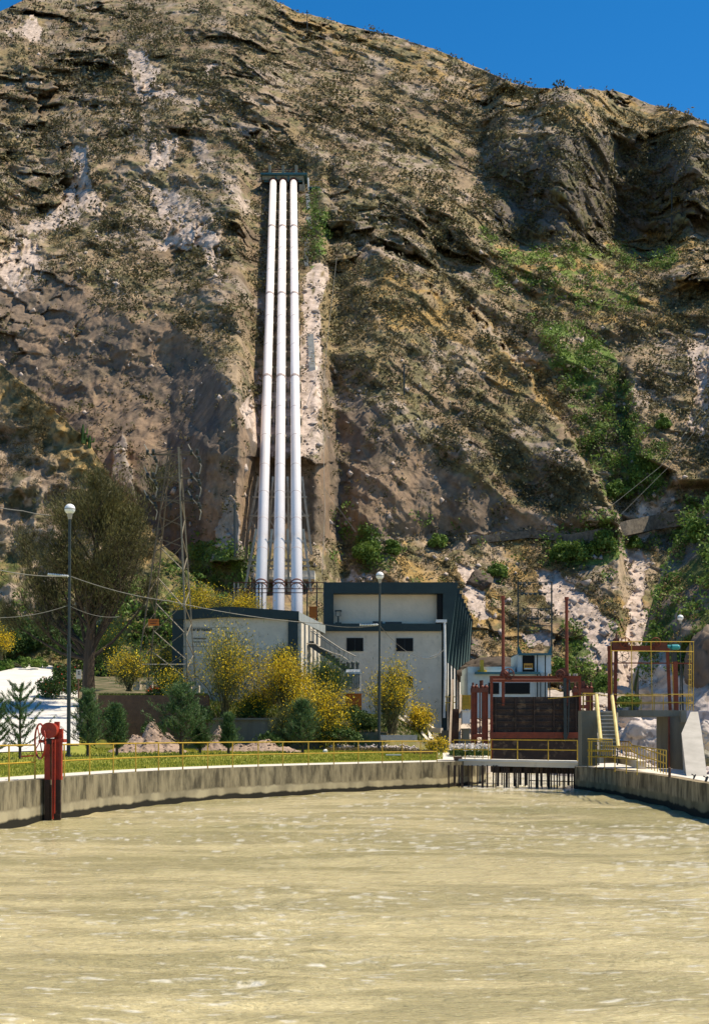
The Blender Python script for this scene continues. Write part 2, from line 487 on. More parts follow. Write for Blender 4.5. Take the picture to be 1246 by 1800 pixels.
scr_far = sstep(.60, .68, fbm((PX - PY * .35) / 34, PY / 60, PX * 0 + 3, 4, 19)) * (PX < 440) * sstep(80, 200, PY) * sstep(560, 470, PY)
screem = np.maximum(screem, scr_far * .55)
cl2 = cliff * (1 - sstep(.2, .9, screem))
gy = (Xw + 0.8 * Zw)     # strata run down to the right
n50 = fbm(Xw / 42, Yw / 42, Zw / 42, 3, 21) - .5
n12 = ridged(gy / 13, Yw / 26, Zw / 24, 3, 22) - .45
n4 = ridged(gy / 4.2, Yw / 13, Zw / 7.5, 3, 23) - .45
n1 = fbm(Xw / 1.3, Yw / 3.2, Zw / 1.9, 3, 24, .6) - .5
nstr = ridged(Xw / 3.0, Yw / 9, Zw / 14, 3, 25) - .4
D = D - quiet * (n50 * 17) * sstep(1292, 1000, PY)
wX = (fbm(Xw / 3, Yw / 3, Zw / 3, 3, 27) - .5) * 3.4; wZ = (fbm(Xw / 3, Yw / 3, Zw / 3 + 50, 3, 28) - .5) * 3.4
fA, eA = facets((gy + wX) / 8.0, Yw / 20.0, (Zw + wZ) / 10.0, 3, .8)
fB, eB = facets((gy * .8 + wX) / 2.9, Yw / 8.0, (Zw + wZ) / 3.8, 5, .8)
rocky = np.clip(.12 + .25 * rk + 1.0 * sstep(.50, .62, fbm(Xw / 22, Yw / 30, Zw / 18, 3, 29)), 0, 1.1) * (1 - .45 * cliff) * (1 - .75 * screem)
low = .45 + .55 * sstep(960, 900, PY)
SP1 = [(372,985),(385,920),(398,876),(408,868),(418,890),(424,940),(428,985)]; SP2 = [(186,880),(200,790),(214,762),(226,790),(234,840),(246,890)]
spm = np.maximum(inpoly(PX + w1 * .3, PY + w2 * .3, SP1), inpoly(PX + w1 * .4, PY + w2 * .4, SP2))
D = D - quiet * low * rocky * (fA * 3.1 + fB * 1.6) - 5.0 * spm
D = D + quiet * low * rocky * (sstep(.12, 0, eA) * .5 + sstep(.10, 0, eB) * .3)
D = D - quiet * low * (n12 * (4.8 * (1 - .6 * screem)) * (1 - .45 * cliff) + n4 * 2.2 * (1 - .75 * screem) * (1 - .55 * cliff)) * (.35 + .65 * sstep(1292, 950, PY))
D = D - (n1 * 1.3 * (1 - .4 * screem)) * (.35 + .65 * quiet) * (1 - .3 * cliff)
D = D - cliff * quiet * nstr * .9
Xw = (PX - HX) / F * D; Zw = T * D + CZ
V = np.stack([Xw, D, Zw], -1)
# colours
fine = fbm(Xw / .55, D / .8, Zw / .55, 3, 31)
midn = fbm(Xw / 2.2, D / 4, Zw / 2.2, 4, 32)
big = fbm(Xw / 14, D / 14, Zw / 14, 3, 33)
def c(*a): return np.array(a)[None, None, :]
def mixc(a, b, w): return a * (1 - w[..., None]) + b * w[..., None]
soil = mixc(c(.245, .172, .105) + 0 * V, c(.33, .24, .15), sstep(.35, .65, big))
soil = mixc(soil, c(.165, .118, .075), sstep(.5, .7, midn))
col = soil
col = mixc(col, c(.27, .20, .095), sstep(.52, .68, fbm(Xw / 5, D / 9, Zw / 5, 4, 36)) * .75)
col = mixc(col, c(.36, .23, .08), ochm * sstep(.3, .6, midn) * .9)
bare = sstep(.56, .64, fbm(gy / 6, D / 9, Zw / 6, 4, 37))
col = mixc(col, c(.37, .295, .235), bare * .6)
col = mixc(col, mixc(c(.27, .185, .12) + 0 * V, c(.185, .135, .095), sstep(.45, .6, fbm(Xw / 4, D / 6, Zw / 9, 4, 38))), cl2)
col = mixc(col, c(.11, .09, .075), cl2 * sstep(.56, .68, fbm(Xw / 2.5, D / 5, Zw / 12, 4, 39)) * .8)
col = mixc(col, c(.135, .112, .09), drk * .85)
col = mixc(col, c(.36, .30, .255), spm * .7)
col = mixc(col, mixc(c(.58, .455, .37) + 0 * V, c(.40, .31, .245), sstep(.47, .64, fine)), screem)
crk = np.maximum(sstep(.10, 0, eA), .7 * sstep(.08, 0, eB)) * rocky
col = mixc(col, c(.10, .08, .06), crk * .3)
veg = sstep(.52, .60, fbm(Xw / 1.5, D / 3.0, Zw / 1.1, 4, 34) + (fbm(Xw / 16, D / 16, Zw / 16, 2, 35) - .5) * .25 + greenm * .12) * (1 - .93 * screem) * (1 - .85 * cl2)
veg = np.maximum(veg, greenm * sstep(.42, .5, midn))
vc = mixc(c(.11, .095, .05) + 0 * V, c(.19, .165, .075), sstep(.35, .65, fine))
vc = mixc(vc, c(.11, .18, .03), greenm * sstep(.35, .6, midn))
col = mixc(col, vc, veg * .88)
# over the crest and down the far side
nb = 14
dd = np.linspace(0, 1, nb)[1:]
top = V[-1]
back = [np.stack([top[:, 0], top[:, 1] + 160 * d, top[:, 2] - 4 * d - 90 * d * d], -1) for d in dd]
V = np.concatenate([V, np.stack(back, 0)], 0)
col = np.concatenate([col, np.repeat(col[-1:], len(dd), 0)], 0)
mount_m = vcolmat('mountain_ground', .95, 1.1, .6)
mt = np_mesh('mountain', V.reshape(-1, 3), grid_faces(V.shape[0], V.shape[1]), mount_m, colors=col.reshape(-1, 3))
tag(mt, kind='structure')
MD = D; MVEG = veg; MSC = screem; MGR = greenm; MCL = cl2; MPIPE = wp; MOC = ochm
def m_idx(px, py):
    j = np.clip(np.searchsorted(xs, px), 0, len(xs) - 1)
    i = np.clip(((py - YB) / (skyx[j] - YB) * (NRW - 1)).astype(int), 0, NRW - 1)
    return i, j
def mD(px, py):
    i, j = m_idx(np.array([float(px)]), np.array([float(py)]))
    return float(MD[i[0], j[0]])

# ------------------------------------------------------------------ nearer slopes
def near_hill(name, top, bot, xr, D0, Ssl, seed, colf, nrows=260, step=2.2, rel=1.0):
    x = np.concatenate([np.arange(xr[0], xr[1], step)])
    ty = interp(x, top) + (fbm(x / 14, x * 0, x * 0, 3, seed) - .5) * 14; by = interp(x, bot)
    v = np.linspace(0, 1, nrows)
    px = np.repeat(x[None, :], nrows, 0); py = by[None, :] + (ty - by)[None, :] * v[:, None]
    t = (HY - py) / F
    d0 = interp(x, D0)[None, :]
    t0 = (HY - by)[None, :] / F
    d = d0 * (Ssl - t0) / (Ssl - t)
    X = (px - HX) / F * d; Z = t * d
    d = d - rel * ((fbm(X / 9, d / 9, Z / 9, 3, seed + 1) - .5) * 5 + (ridged(X / 3, d / 6, Z / 3.4, 3, seed + 2) - .4) * 1.7 + (fbm(X / .9, d / 1.5, Z / .9, 3, seed + 3) - .5) * .6)
    X = (px - HX) / F * d; Z = t * d + CZ
    vt = np.stack([X, d, Z], -1)
    cc = colf(px, py, X, d, Z, vt)
    dd = np.linspace(0, 1, 8)[1:]
    tp = vt[-1]
    bk = [np.stack([tp[:, 0], tp[:, 1] + 14 * q, tp[:, 2] - 1 * q - 14 * q * q], -1) for q in dd]
    vt2 = np.concatenate([vt, np.stack(bk, 0)], 0); cc2 = np.concatenate([cc, np.repeat(cc[-1:], 7, 0)], 0)
    o = np_mesh(name, vt2.reshape(-1, 3), grid_faces(vt2.shape[0], vt2.shape[1]), mount_m, colors=cc2.reshape(-1, 3))
    tag(o, kind='structure')
    return x, ty, by, d
def fh_col(px, py, X, Y, Z, vt):
    crest = interp(px.ravel(), FH_TOP).reshape(px.shape)
    m = fbm(X / 2.2, Y / 4, Z / 2.2, 4, 61); f = fbm(X / .5, Y / .8, Z / .5, 3, 62)
    cc = mixc(c(.37, .275, .195) + 0 * vt, c(.23, .165, .11), sstep(.4, .62, m))
    top = sstep(150, 20, py - crest + (m - .5) * 220) * .8
    cc = mixc(cc, mixc(c(.38, .24, .075) + 0 * vt, c(.21, .155, .065), sstep(.42, .64, f)), top)
    vg = sstep(.52, .6, fbm(X / 1.4, Y / 2, Z / 1.2, 4, 63))
    cc = mixc(cc, c(.09, .085, .04), vg * .8)
    low = sstep(930, 1000, py)
    cc = mixc(cc, mixc(c(.09, .10, .03) + 0 * vt, c(.22, .17, .07), sstep(.45, .6, f)), low * sstep(.35, .5, m))
    return cc
FH_TOP = [(-400, 520), (0, 640), (60, 688), (110, 735), (160, 780), (200, 850), (240, 900), (290, 960), (340, 1010), (390, 1050), (440, 1075)]
FHx, FHt, FHb, FHD = near_hill('foothill', FH_TOP, [(-400, 1210), (0, 1200), (200, 1200), (440, 1200)], (-350, 440), [(-400, 112), (0, 112), (200, 108), (440, 106)], 1.3, 70, fh_col, rel=1.7)
def rh_col(px, py, X, Y, Z, vt):
    m = fbm(X / 2.2, Y / 4, Z / 2.2, 4, 81); f = fbm(X / .5, Y / .8, Z / .5, 3, 82)
    cc = mixc(c(.30, .22, .16) + 0 * vt, c(.16, .12, .09), sstep(.4, .62, m))
    cc = mixc(cc, mixc(c(.06, .09, .02) + 0 * vt, c(.14, .13, .04), f), sstep(.47, .56, fbm(X / 2.5, Y / 3, Z / 2.5, 4, 83)))
    sc = sstep(-15, 15, py - interp(px.ravel(), [(1120, 1110), (1160, 1140), (1190, 1180), (1246, 1215), (1500, 1230)]).reshape(px.shape) + (m - .5) * 30)
    return mixc(cc, mixc(c(.60, .50, .43) + 0 * vt, c(.46, .37, .30), sstep(.5, .66, f)), sc)
RHx, RHt, RHb, RHD = near_hill('right_slope', [(1120, 1180), (1145, 1120), (1160, 1040), (1175, 985), (1200, 940), (1225, 905), (1246, 890), (1400, 820), (1600, 760)], [(1120, 1292), (1600, 1292)],
          (1122, 1560), [(1120, 90), (1246, 84), (1600, 80)], 1.1, 90, rh_col)
def near_D(px, py, which):
    x, ty, by, d = (FHx, FHt, FHb, FHD) if which == 'left' else (RHx, RHt, RHb, RHD)
    j = int(np.clip(np.searchsorted(x, px), 0, len(x) - 1))
    i = int(np.clip((py - by[j]) / (ty[j] - by[j]) * (d.shape[0] - 1), 0, d.shape[0] - 1))
    return float(d[i, j])
# ================================================================== foliage helpers
def leaf_quads(cen, size, asp=0.6, up=0.0, rng=NR, axis=None):
    """one small quad per centre, random orientation; returns verts, faces"""
    n = len(cen)
    d = rng.normal(size=(n, 3)) if axis is None else axis + rng.normal(size=(n, 3)) * 0.35
    d[:, 2] += up
    d /= np.linalg.norm(d, axis=1)[:, None] + 1e-9
    r = rng.normal(size=(n, 3)); b = np.cross(d, r); b /= np.linalg.norm(b, axis=1)[:, None] + 1e-9
    s = (np.asarray(size) * np.ones(n))[:, None]
    a = d * s * .5; b = b * s * .5 * asp
    v = np.stack([cen - a, cen + b, cen + a, cen - b], 1).reshape(-1, 3)
    return v, np.arange(4 * n).reshape(-1, 4)
def clump_points(cen, rad, per, flat=0.8, rng=NR, shell=0.5):
    n = len(cen)
    p = rng.normal(size=(n, per, 3)); p /= np.linalg.norm(p, axis=2)[..., None]
    q = shell + (1 - shell) * rng.random((n, per, 1))
    p = p * q * np.asarray(rad)[:, None, None]; p[..., 2] *= flat
    return (cen[:, None, :] + p).reshape(-1, 3)
class Leaves:
    def __init__(s): s.v = []; s.f = []; s.n = 0
    def add(s, vf):
        v, f = vf; s.v.append(v); s.f.append(f + s.n); s.n += len(v)
    def build(s, name, m, parent=None, org=None):
        return np_mesh(name, np.concatenate(s.v), np.concatenate(s.f), m, parent, org=org)

M_scrub = leafmat('scrub_leaf', (.075, .065, .035), (.14, .12, .06), (.23, .19, .095), 0.25)
M_dry = leafmat('dry_leaf', (.12, .085, .035), (.22, .16, .065), (.32, .23, .09), 0.4)
M_green = leafmat('green_leaf', (.06, .10, .02), (.13, .21, .035), (.24, .32, .075), 0.4)

def scatter_on_mountain(n, wfun, xr=(-30, 1275), yr=(-60, 1290)):
    px = NR.uniform(xr[0], xr[1], n); py = NR.uniform(yr[0], yr[1], n)
    i, j = m_idx(px, py)
    ok = (py > skyx[j] + 1) & (NR.random(n) < 1 - .15 * sstep(930, 980, py)) & (NR.random(n) < wfun(i, j, px, py))
    px, py, i, j = px[ok], py[ok], i[ok], j[ok]
    Dm = MD[i, j]
    pos = np.stack([(px - HX) / F * Dm, Dm, CZ + (HY - py) / F * Dm], 1)
    return px, py, i, j, pos
def patchy(px, py, s=60, k=0, lo=.4, hi=.62):
    return sstep(lo, hi, fbm(px / s, py / s, px * 0 + k, 3, 120 + k))
def onpipe(px, py): return (np.abs(px - (498 - (py - 320) * .01)) < 24 + (py - 320) * .035) & (py > 300) & (py < 1075)
# dark dry scrub
px, py, i, j, pos = scatter_on_mountain(46000, lambda i, j, x, y: (.2 + .8 * patchy(x, y)) * (1 - .96 * MSC[i, j]) * (1 - .85 * MCL[i, j]) * (1 - .97 * onpipe(x, y)))
r = (NR.uniform(.2, .45, len(px)) * (1 + 1.6 * NR.random(len(px)) ** 7)) * np.clip(pos[:, 1] / 150, .75, 1.5)
pos[:, 2] += r * .3
L = Leaves()
r *= 1 - .35 * sstep(920, 980, py)
L.add(leaf_quads(clump_points(pos, r, 13), np.repeat(r, 13) * .6, .55))
tag(L.build('hillside_scrub', M_scrub), kind='stuff')
px, py, i, j, pos = scatter_on_mountain(11000, lambda i, j, x, y: (.05 + .9 * patchy(x, y, 34, 1, .46, .6)) * (1 - .97 * MSC[i, j]) * (1 - .8 * MCL[i, j]) * (1 - .97 * onpipe(x, y)))
r = NR.uniform(.5, 1.25, len(px)) * np.clip(pos[:, 1] / 150, .75, 1.4)
pos[:, 2] += r * .3
L = Leaves()
r *= 1 - .3 * sstep(920, 980, py)
L.add(leaf_quads(clump_points(pos, r, 30, flat=.7), np.repeat(r, 30) * .38, .55))
tag(L.build('hillside_bushes', leafmat('grey_olive_leaf', (.045, .042, .020), (.10, .09, .038), (.18, .16, .07), .2)), kind='stuff')
px, py, i, j, pos = scatter_on_mountain(14000, lambda i, j, x, y: (.15 + .5 * patchy(x, y, 80, 3) + .6 * MOC[i, j]) * (1 - .9 * MSC[i, j]) * (1 - .9 * MCL[i, j]) * (1 - .97 * onpipe(x, y)))
r = NR.uniform(.25, .6, len(px)) * np.clip(pos[:, 1] / 150, .75, 1.4)
pos[:, 2] += r * .3
L = Leaves(); L.add(leaf_quads(clump_points(pos, r, 12), np.repeat(r, 12) * .6, .4, 0.8))
tag(L.build('dry_hillside_grass', M_dry), kind='stuff')
px, py, i, j, pos = scatter_on_mountain(26000, lambda i, j, x, y: (1.0 * MGR[i, j] * (.12 + patchy(x, y, 25, 5, .42, .55)) + .05 * (y > 900) * (x > 560) * (1 - MSC[i, j])) * (1 - .97 * onpipe(x, y)))
r = NR.uniform(.45, 1.15, len(px))
pos[:, 2] += r * .4
L = Leaves(); L.add(leaf_quads(clump_points(pos, r, 34), np.repeat(r, 34) * .36, .6))
tag(L.build('green_thicket', M_green), kind='stuff')
# loose stones on the scree
M_rock = mat('pale_rock', (.52, .43, .37), (.34, .27, .22), 1.2, .9, bump=.5)
def stones(n, wfun, smin, smax, name, m):
    px, py, i, j, pos = scatter_on_mountain(n, wfun)
    r = NR.uniform(0, 1, len(px)) ** 3 * (smax - smin) + smin
    base = np.array([(0, 0, 1), (1, 0, 0), (0, 1, 0), (-1, 0, 0), (0, -1, 0), (0, 0, -1)], float)
    v = base[None] * r[:, None, None] * NR.uniform(.6, 1.3, (len(px), 6, 3)) + pos[:, None, :] + NR.normal(size=(len(px), 6, 3)) * r[:, None, None] * .25
    f = np.array([(0, 1, 2), (0, 2, 3), (0, 3, 4), (0, 4, 1), (5, 2, 1), (5, 3, 2), (5, 4, 3), (5, 1, 4)])
    ff = (f[None] + (np.arange(len(px)) * 6)[:, None, None]).reshape(-1, 3)
    tag(np_mesh(name, v.reshape(-1, 3), ff, m), kind='stuff')
stones(30000, lambda i, j, x, y: (.6 * MSC[i, j] + .05) * (1 - .97 * onpipe(x, y)), .05, .5, 'scree_stones', M_rock)
# scrub on the two nearer slopes
def near_scatter(n, which, name, m, yr, rr, per, pw):
    x, ty, by, d = (FHx, FHt, FHb, FHD) if which == 'left' else (RHx, RHt, RHb, RHD)
    jj = NR.integers(0, len(x), n); v = NR.random(n) ** pw
    ii = (v * (d.shape[0] - 1)).astype(int)
    py = by[jj] + (ty[jj] - by[jj]) * v; px = x[jj]
    ok = (py > yr[0]) & (py < yr[1]) & (NR.random(n) < .1 + patchy(px, py, 40, 8)) & (px > -60) & (px < 1300)
    jj, ii, px, py = jj[ok], ii[ok], px[ok], py[ok]
    dm = d[ii, jj]
    pos = np.stack([(px - HX) / F * dm, dm, CZ + (HY - py) / F * dm], 1)
    r = NR.uniform(rr[0], rr[1], len(px)); pos[:, 2] += r * .4
    L = Leaves(); L.add(leaf_quads(clump_points(pos, r, per), np.repeat(r, per) * .45, .5))
    tag(L.build(name, m), kind='stuff')
near_scatter(6000, 'left', 'foothill_scrub', M_scrub, (600, 1200), (.15, .5), 20, 1)
near_scatter(7000, 'left', 'foothill_dry_grass', M_dry, (600, 1000), (.2, .45), 18, .6)
near_scatter(1500, 'left', 'foothill_green_scrub', M_green, (1000, 1200), (.4, 1.0), 40, 1.5)
near_scatter(2000, 'right', 'right_slope_scrub', M_green, (880, 1190), (.3, .8), 30, .7)
near_scatter(2600, 'right', 'right_slope_dry_scrub', M_dry, (880, 1210), (.2, .5), 18, .7)
# ================================================================== site: ground, water, walls
WATER_Z = -1.12
WD = [(-400, 24.5), (-200, 29), (-60, 32.3), (0, 33.9), (108, 38), (200, 42), (286, 45.5), (420, 50), (548, 53.8), (677, 57.5), (769, 60.2), (815, 62), (862, 64.5)]
def Dw(px): return float(interp(px, WD))
GC = [-400, 60, 140, 172, 365, 372, 500, 510, 690, 775, 800, 900]
GR = [30, 54, 66, 73.9, 74.1, 80, 90, 105, 125]
GZ = np.array([
 [.02, .03, .45, 1.6, 1.65, 2.6, 4.3, 6.3, 9],
 [.02, .03, .45, 1.6, 1.65, 2.6, 4.2, 6.2, 9],
 [.02, .03, .40, 1.2, 1.6, 2.6, 4.0, 5.8, 8.5],
 [.02, .03, .35, .5, 3.3, 3.5, 4.0, 5.5, 8],
 [.02, .03, .35, .45, 3.3, 3.5, 4.0, 5.5, 8],
 [.02, .03, .35, .45, 2.1, 3.2, 3.8, 5, 8],
 [.02, .03, .35, .45, 2.1, 3.0, 3.6, 5, 8],
 [.02, .03, .30, .40, 1.3, 2.3, 3.2, 4.5, 6],
 [.02, .03, .30, .40, 1.3, 2.2, 2.4, 3, 6],
 [.02, .03, .20, .30, .35, .7, 1.4, 1.5, 4],
 [.02, .02, .08, .15, .2, .3, .5, .8, 2],
 [.02, .02, .02, .05, .1, .2, .3, .6, 2]])
def gz(px, D):
    px = np.asarray(px, float); D = np.asarray(D, float)
    i = np.clip(np.searchsorted(GC, px) - 1, 0, len(GC) - 2); j = np.clip(np.searchsorted(GR, D) - 1, 0, len(GR) - 2)
    gc = np.array(GC, float); gr = np.array(GR, float)
    u = np.clip((px - gc[i]) / (gc[i + 1] - gc[i]), 0, 1); v = np.clip((D - gr[j]) / (gr[j + 1] - gr[j]), 0, 1)
    z = (GZ[i, j] * (1 - u) + GZ[i + 1, j] * u) * (1 - v) + (GZ[i, j + 1] * (1 - u) + GZ[i + 1, j + 1] * u) * v
    st = interp(px, WD) + 4.6
    return z * np.where(D < 73.9, np.clip((D - st) / 8.0, 0.04, 1), 1)
def G(px, D, dz=0.0):
    return Vector((XX(px, D), D, float(gz(px, D)) + dz))
def sheet(name, cols, dfun, m, dz, nr, zfun=gz, kind='structure', colors=None):
    """ground sheet: for every column (photo px) rows between two distances"""
    cols = np.asarray(cols, float)
    a = np.array([dfun(p)[0] for p in cols]); b = np.array([dfun(p)[1] for p in cols])
    if isinstance(nr, int):
        v = np.linspace(0, 1, nr)[:, None]
        px = np.repeat(cols[None, :], nr, 0); d = a[None] + (b - a)[None] * v
    else:
        rows = np.array(nr, float)[:, None]; nr = len(rows)
        px = np.repeat(cols[None, :], nr, 0); d = np.minimum(np.maximum(rows, a[None]), b[None])
    z = zfun(px, d) + dz
    vt = np.stack([(px - HX) / F * d, d, z], -1)
    o = np_mesh(name, vt.reshape(-1, 3), grid_faces(nr, len(cols)), m)
    return tag(o, kind=kind)

M_lawn = mat('lawn', (.30, .29, .04), (.17, .20, .025), 1.1, .95, bump=.5, spots=(.34, .27, .06))
M_path = mat('pale_concrete', (.72, .66, .56), (.56, .50, .41), 1.3, .85, bump=.25)
M_road = mat('pale_road', (.70, .66, .60), (.58, .54, .48), .6, .9, bump=.2)
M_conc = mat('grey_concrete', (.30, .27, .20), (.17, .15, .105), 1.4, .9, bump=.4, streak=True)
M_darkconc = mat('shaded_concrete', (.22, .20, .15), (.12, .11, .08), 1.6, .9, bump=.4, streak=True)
M_gravel = mat('river_gravel', (.52, .44, .38), (.30, .25, .20), 1.8, .95, bump=.8)
cols = np.unique(np.concatenate([np.arange(-400, 866, 4.0), [365.,372.,172.]]))
def ground_mat():
    m = M_lawn.copy(); m.name = 'lawn_and_soil'; n = m.node_tree; L = n.links; b = n.nodes['Principled BSDF']
    src = b.inputs['Base Color'].links[0].from_socket
    g = n.nodes.new('ShaderNodeNewGeometry'); sp = n.nodes.new('ShaderNodeSeparateXYZ'); L.new(g.outputs['Position'], sp.inputs[0])
    mr = n.nodes.new('ShaderNodeMapRange'); mr.inputs[1].default_value = 73.6; mr.inputs[2].default_value = 74.2; L.new(sp.outputs['Y'], mr.inputs[0])
    nz = n.nodes.new('ShaderNodeTexNoise'); nz.inputs['Scale'].default_value = .9; nz.inputs['Detail'].default_value = 7
    L.new(g.outputs['Position'], nz.inputs['Vector'])
    r = n.nodes.new('ShaderNodeValToRGB'); e = r.color_ramp.elements; e[0].position = .4; e[0].color = (.055, .065, .02, 1); e[1].position = .62; e[1].color = (.20, .15, .09, 1)
    L.new(nz.outputs['Fac'], r.inputs[0])
    mx = n.nodes.new('ShaderNodeMix'); mx.data_type = 'RGBA'; L.new(mr.outputs[0], mx.inputs[0]); L.new(src, mx.inputs[6]); L.new(r.outputs[0], mx.inputs[7]); L.new(mx.outputs[2], b.inputs['Base Color'])
    return m
GROWS = sorted(list(np.arange(28, 73.5, .75)) + [73.88, 74.12] + list(np.arange(74.8, 131, 1.0)))
gcol = sheet('ground', cols, lambda p: (min(Dw(p) + 4.6 - 2.2 * float(sstep(760, 860, p)), 73), 130), ground_mat(), 0.0, GROWS)
def road_end(p): return 103 + .12 * p if p < 95 else 91 + (140 - p) * .1
sheet('road', np.arange(-400, 143, 4.0), lambda p: (63.5 + .02 * max(p, 0) + (2.2 if p > 120 else 0), road_end(p)), M_road, 0.045, GROWS)
# footpath behind the channel wall
sheet('footpath', np.arange(-400, 866, 4.0), lambda p: (Dw(p) + .02, Dw(p) + 4.9 - 1.4 * float(sstep(760, 860, p))), M_path, 0.0, 4, zfun=lambda px, d: px * 0 + .0)
sheet('entrance_path', np.arange(768, 866, 4.0), lambda p: (Dw(p) + 2.3, 73.5), M_path, 0.03, 20)

# river bank behind and to the right
def bz(px, d):
    x = (px - HX) / F * d
    right = np.interp(d, [60, 66, 72, 80, 90, 105, 120], [-1.6, -1.25, -1.0, -.2, .9, 2.2, 5])
    mid = np.interp(d, [60, 84, 87, 92, 105, 120], [-1.8, -1.8, .1, .6, 1.6, 4])
    w = sstep(10.8, 12.6, x)
    z = mid * (1 - w) + right * w
    return z + (fbm(x / 1.5, d / 1.5, x * 0, 3, 91) - .5) * .7
sheet('river_bank', np.arange(800, 1560, 4.0), lambda p: (62, 122), M_gravel, 0.0, 90, zfun=bz)

# water
def watermat():
    m = bpy.data.materials.new('muddy_water'); m.use_nodes = True
    n = m.node_tree; L = n.links; b = n.nodes['Principled BSDF']
    at = n.nodes.new('ShaderNodeAttribute'); at.attribute_name = 'Col'
    tc = n.nodes.new('ShaderNodeTexCoord'); mp = n.nodes.new('ShaderNodeMapping'); mp.inputs['Scale'].default_value = (.55, 1.5, 1)
    L.new(tc.outputs['Object'], mp.inputs[0])
    nz = n.nodes.new('ShaderNodeTexNoise'); nz.inputs['Scale'].default_value = 3.4; nz.inputs['Detail'].default_value = 7; nz.inputs['Roughness'].default_value = .62
    nz.inputs['Distortion'].default_value = .6
    L.new(mp.outputs[0], nz.inputs['Vector'])
    bp = n.nodes.new('ShaderNodeBump'); bp.inputs['Strength'].default_value = 1.0; bp.inputs['Distance'].default_value = .09
    L.new(nz.outputs['Fac'], bp.inputs['Height']); L.new(bp.outputs[0], b.inputs['Normal'])
    L.new(at.outputs['Color'], b.inputs['Base Color'])
    n4 = n.nodes.new('ShaderNodeTexNoise'); n4.inputs['Scale'].default_value = 16; n4.inputs['Detail'].default_value = 4; L.new(mp.outputs[0], n4.inputs['Vector'])
    b2 = n.nodes.new('ShaderNodeBump'); b2.inputs['Strength'].default_value = 1.0; b2.inputs['Distance'].default_value = .05
    L.new(n4.outputs['Fac'], b2.inputs['Height']); L.new(bp.outputs[0], b2.inputs['Normal']); L.new(b2.outputs[0], b.inputs['Normal'])
    b.inputs['Roughness'].default_value = .10; b.inputs['IOR'].default_value = 1.33
    b.inputs['Specular IOR Level'].default_value = .5
    return m
wpx = np.arange(-160, 1420, 2.2)
yy = np.concatenate([np.arange(1900, 1352, -1.5), np.arange(1352, 1318, -1.0)])
wD = (CZ - WATER_Z) * F / (yy - HY)
PXw, Dq = np.meshgrid(wpx, wD)
Xq = (PXw - HX) / F * Dq
flow = fbm(Xq / 5, Dq / 3.2, Xq * 0, 3, 131) - .5
rip = fbm(Xq / 1.5, Dq / .7, Xq * 0, 4, 132) - .5
rip2 = ridged(Xq / .8, Dq / .32, Xq * 0, 3, 133) - .45
glare_chop = np.exp(-((PXw - 480) / 120) ** 2) * sstep(90, 20, Dq) + sstep(850, 1300, PXw) * .6     # waves made choppier here so that they catch sun glare
Zq = WATER_Z + flow * .20 + rip * (.10 + .05 * glare_chop) + rip2 * (.025 + .03 * glare_chop) * sstep(60, 20, Dq)
edge = 1.0
pyq = HY - (WATER_Z - CZ) * F / Dq
a = fbm(Xq / 6, Dq / 2.2, Xq * 0, 4, 134); bb = fbm(Xq / .22, Dq / .09, Xq * 0, 4, 135); cc = fbm(Xq / 2.6, Dq / .8, Xq * 0, 4, 136)
wc = mixc(c(.60, .50, .265) + 0 * Xq[..., None], c(.42, .355, .18), sstep(.42, .62, cc))
olive = sstep(.40, .52, fbm(Xq / 9, Dq / 4, Xq * 0, 3, 137)) * sstep(1560, 1400, pyq)
wc = mixc(wc, c(.30, .27, .11), olive * .6)
loc = np.exp(-((PXw - 480) / 110) ** 2) * sstep(1520, 1620, pyq) * .10 + sstep(850, 1240, PXw) * .11 * sstep(1420, 1480, pyq) + np.exp(-((pyq - 1455) / 40) ** 2) * .07  # first term stands for sun glare at centre-left, the rest is foam
loc = loc + np.exp(-((pyq - 1378) / 14.0) ** 2) * sstep(790, 850, PXw) * sstep(1060, 1000, PXw) * .5
loc = loc + (pyq < 1372) * .35 * sstep(840, 870, PXw)
foam_glare = sstep(.61, .74, bb * .66 + a * .2 + cc * .14 + loc * .5)  # white flecks: real foam, plus sun glare painted in at centre-left
wc = mixc(wc, c(.80, .74, .60), foam_glare * .85)
wv_ = np.stack([Xq, Dq, Zq], -1).reshape(-1, 3); wf_ = grid_faces(*Xq.shape); n_ = len(wv_)
ax_, ay_ = np.meshgrid(np.linspace(-70, 70, 80), np.linspace(-30, 86, 80)); ap_ = np.stack([ax_, ay_, ax_ * 0 + WATER_Z - .3], -1).reshape(-1, 3)
wv_ = np.concatenate([wv_, ap_]); wf_ = np.concatenate([wf_, grid_faces(80, 80) + n_])
wo = np_mesh('water', wv_, wf_, watermat(), smooth=True, colors=np.concatenate([wc.reshape(-1, 3), np.tile([[.52, .43, .22]], (6400, 1))]))
tag(wo, kind='structure')

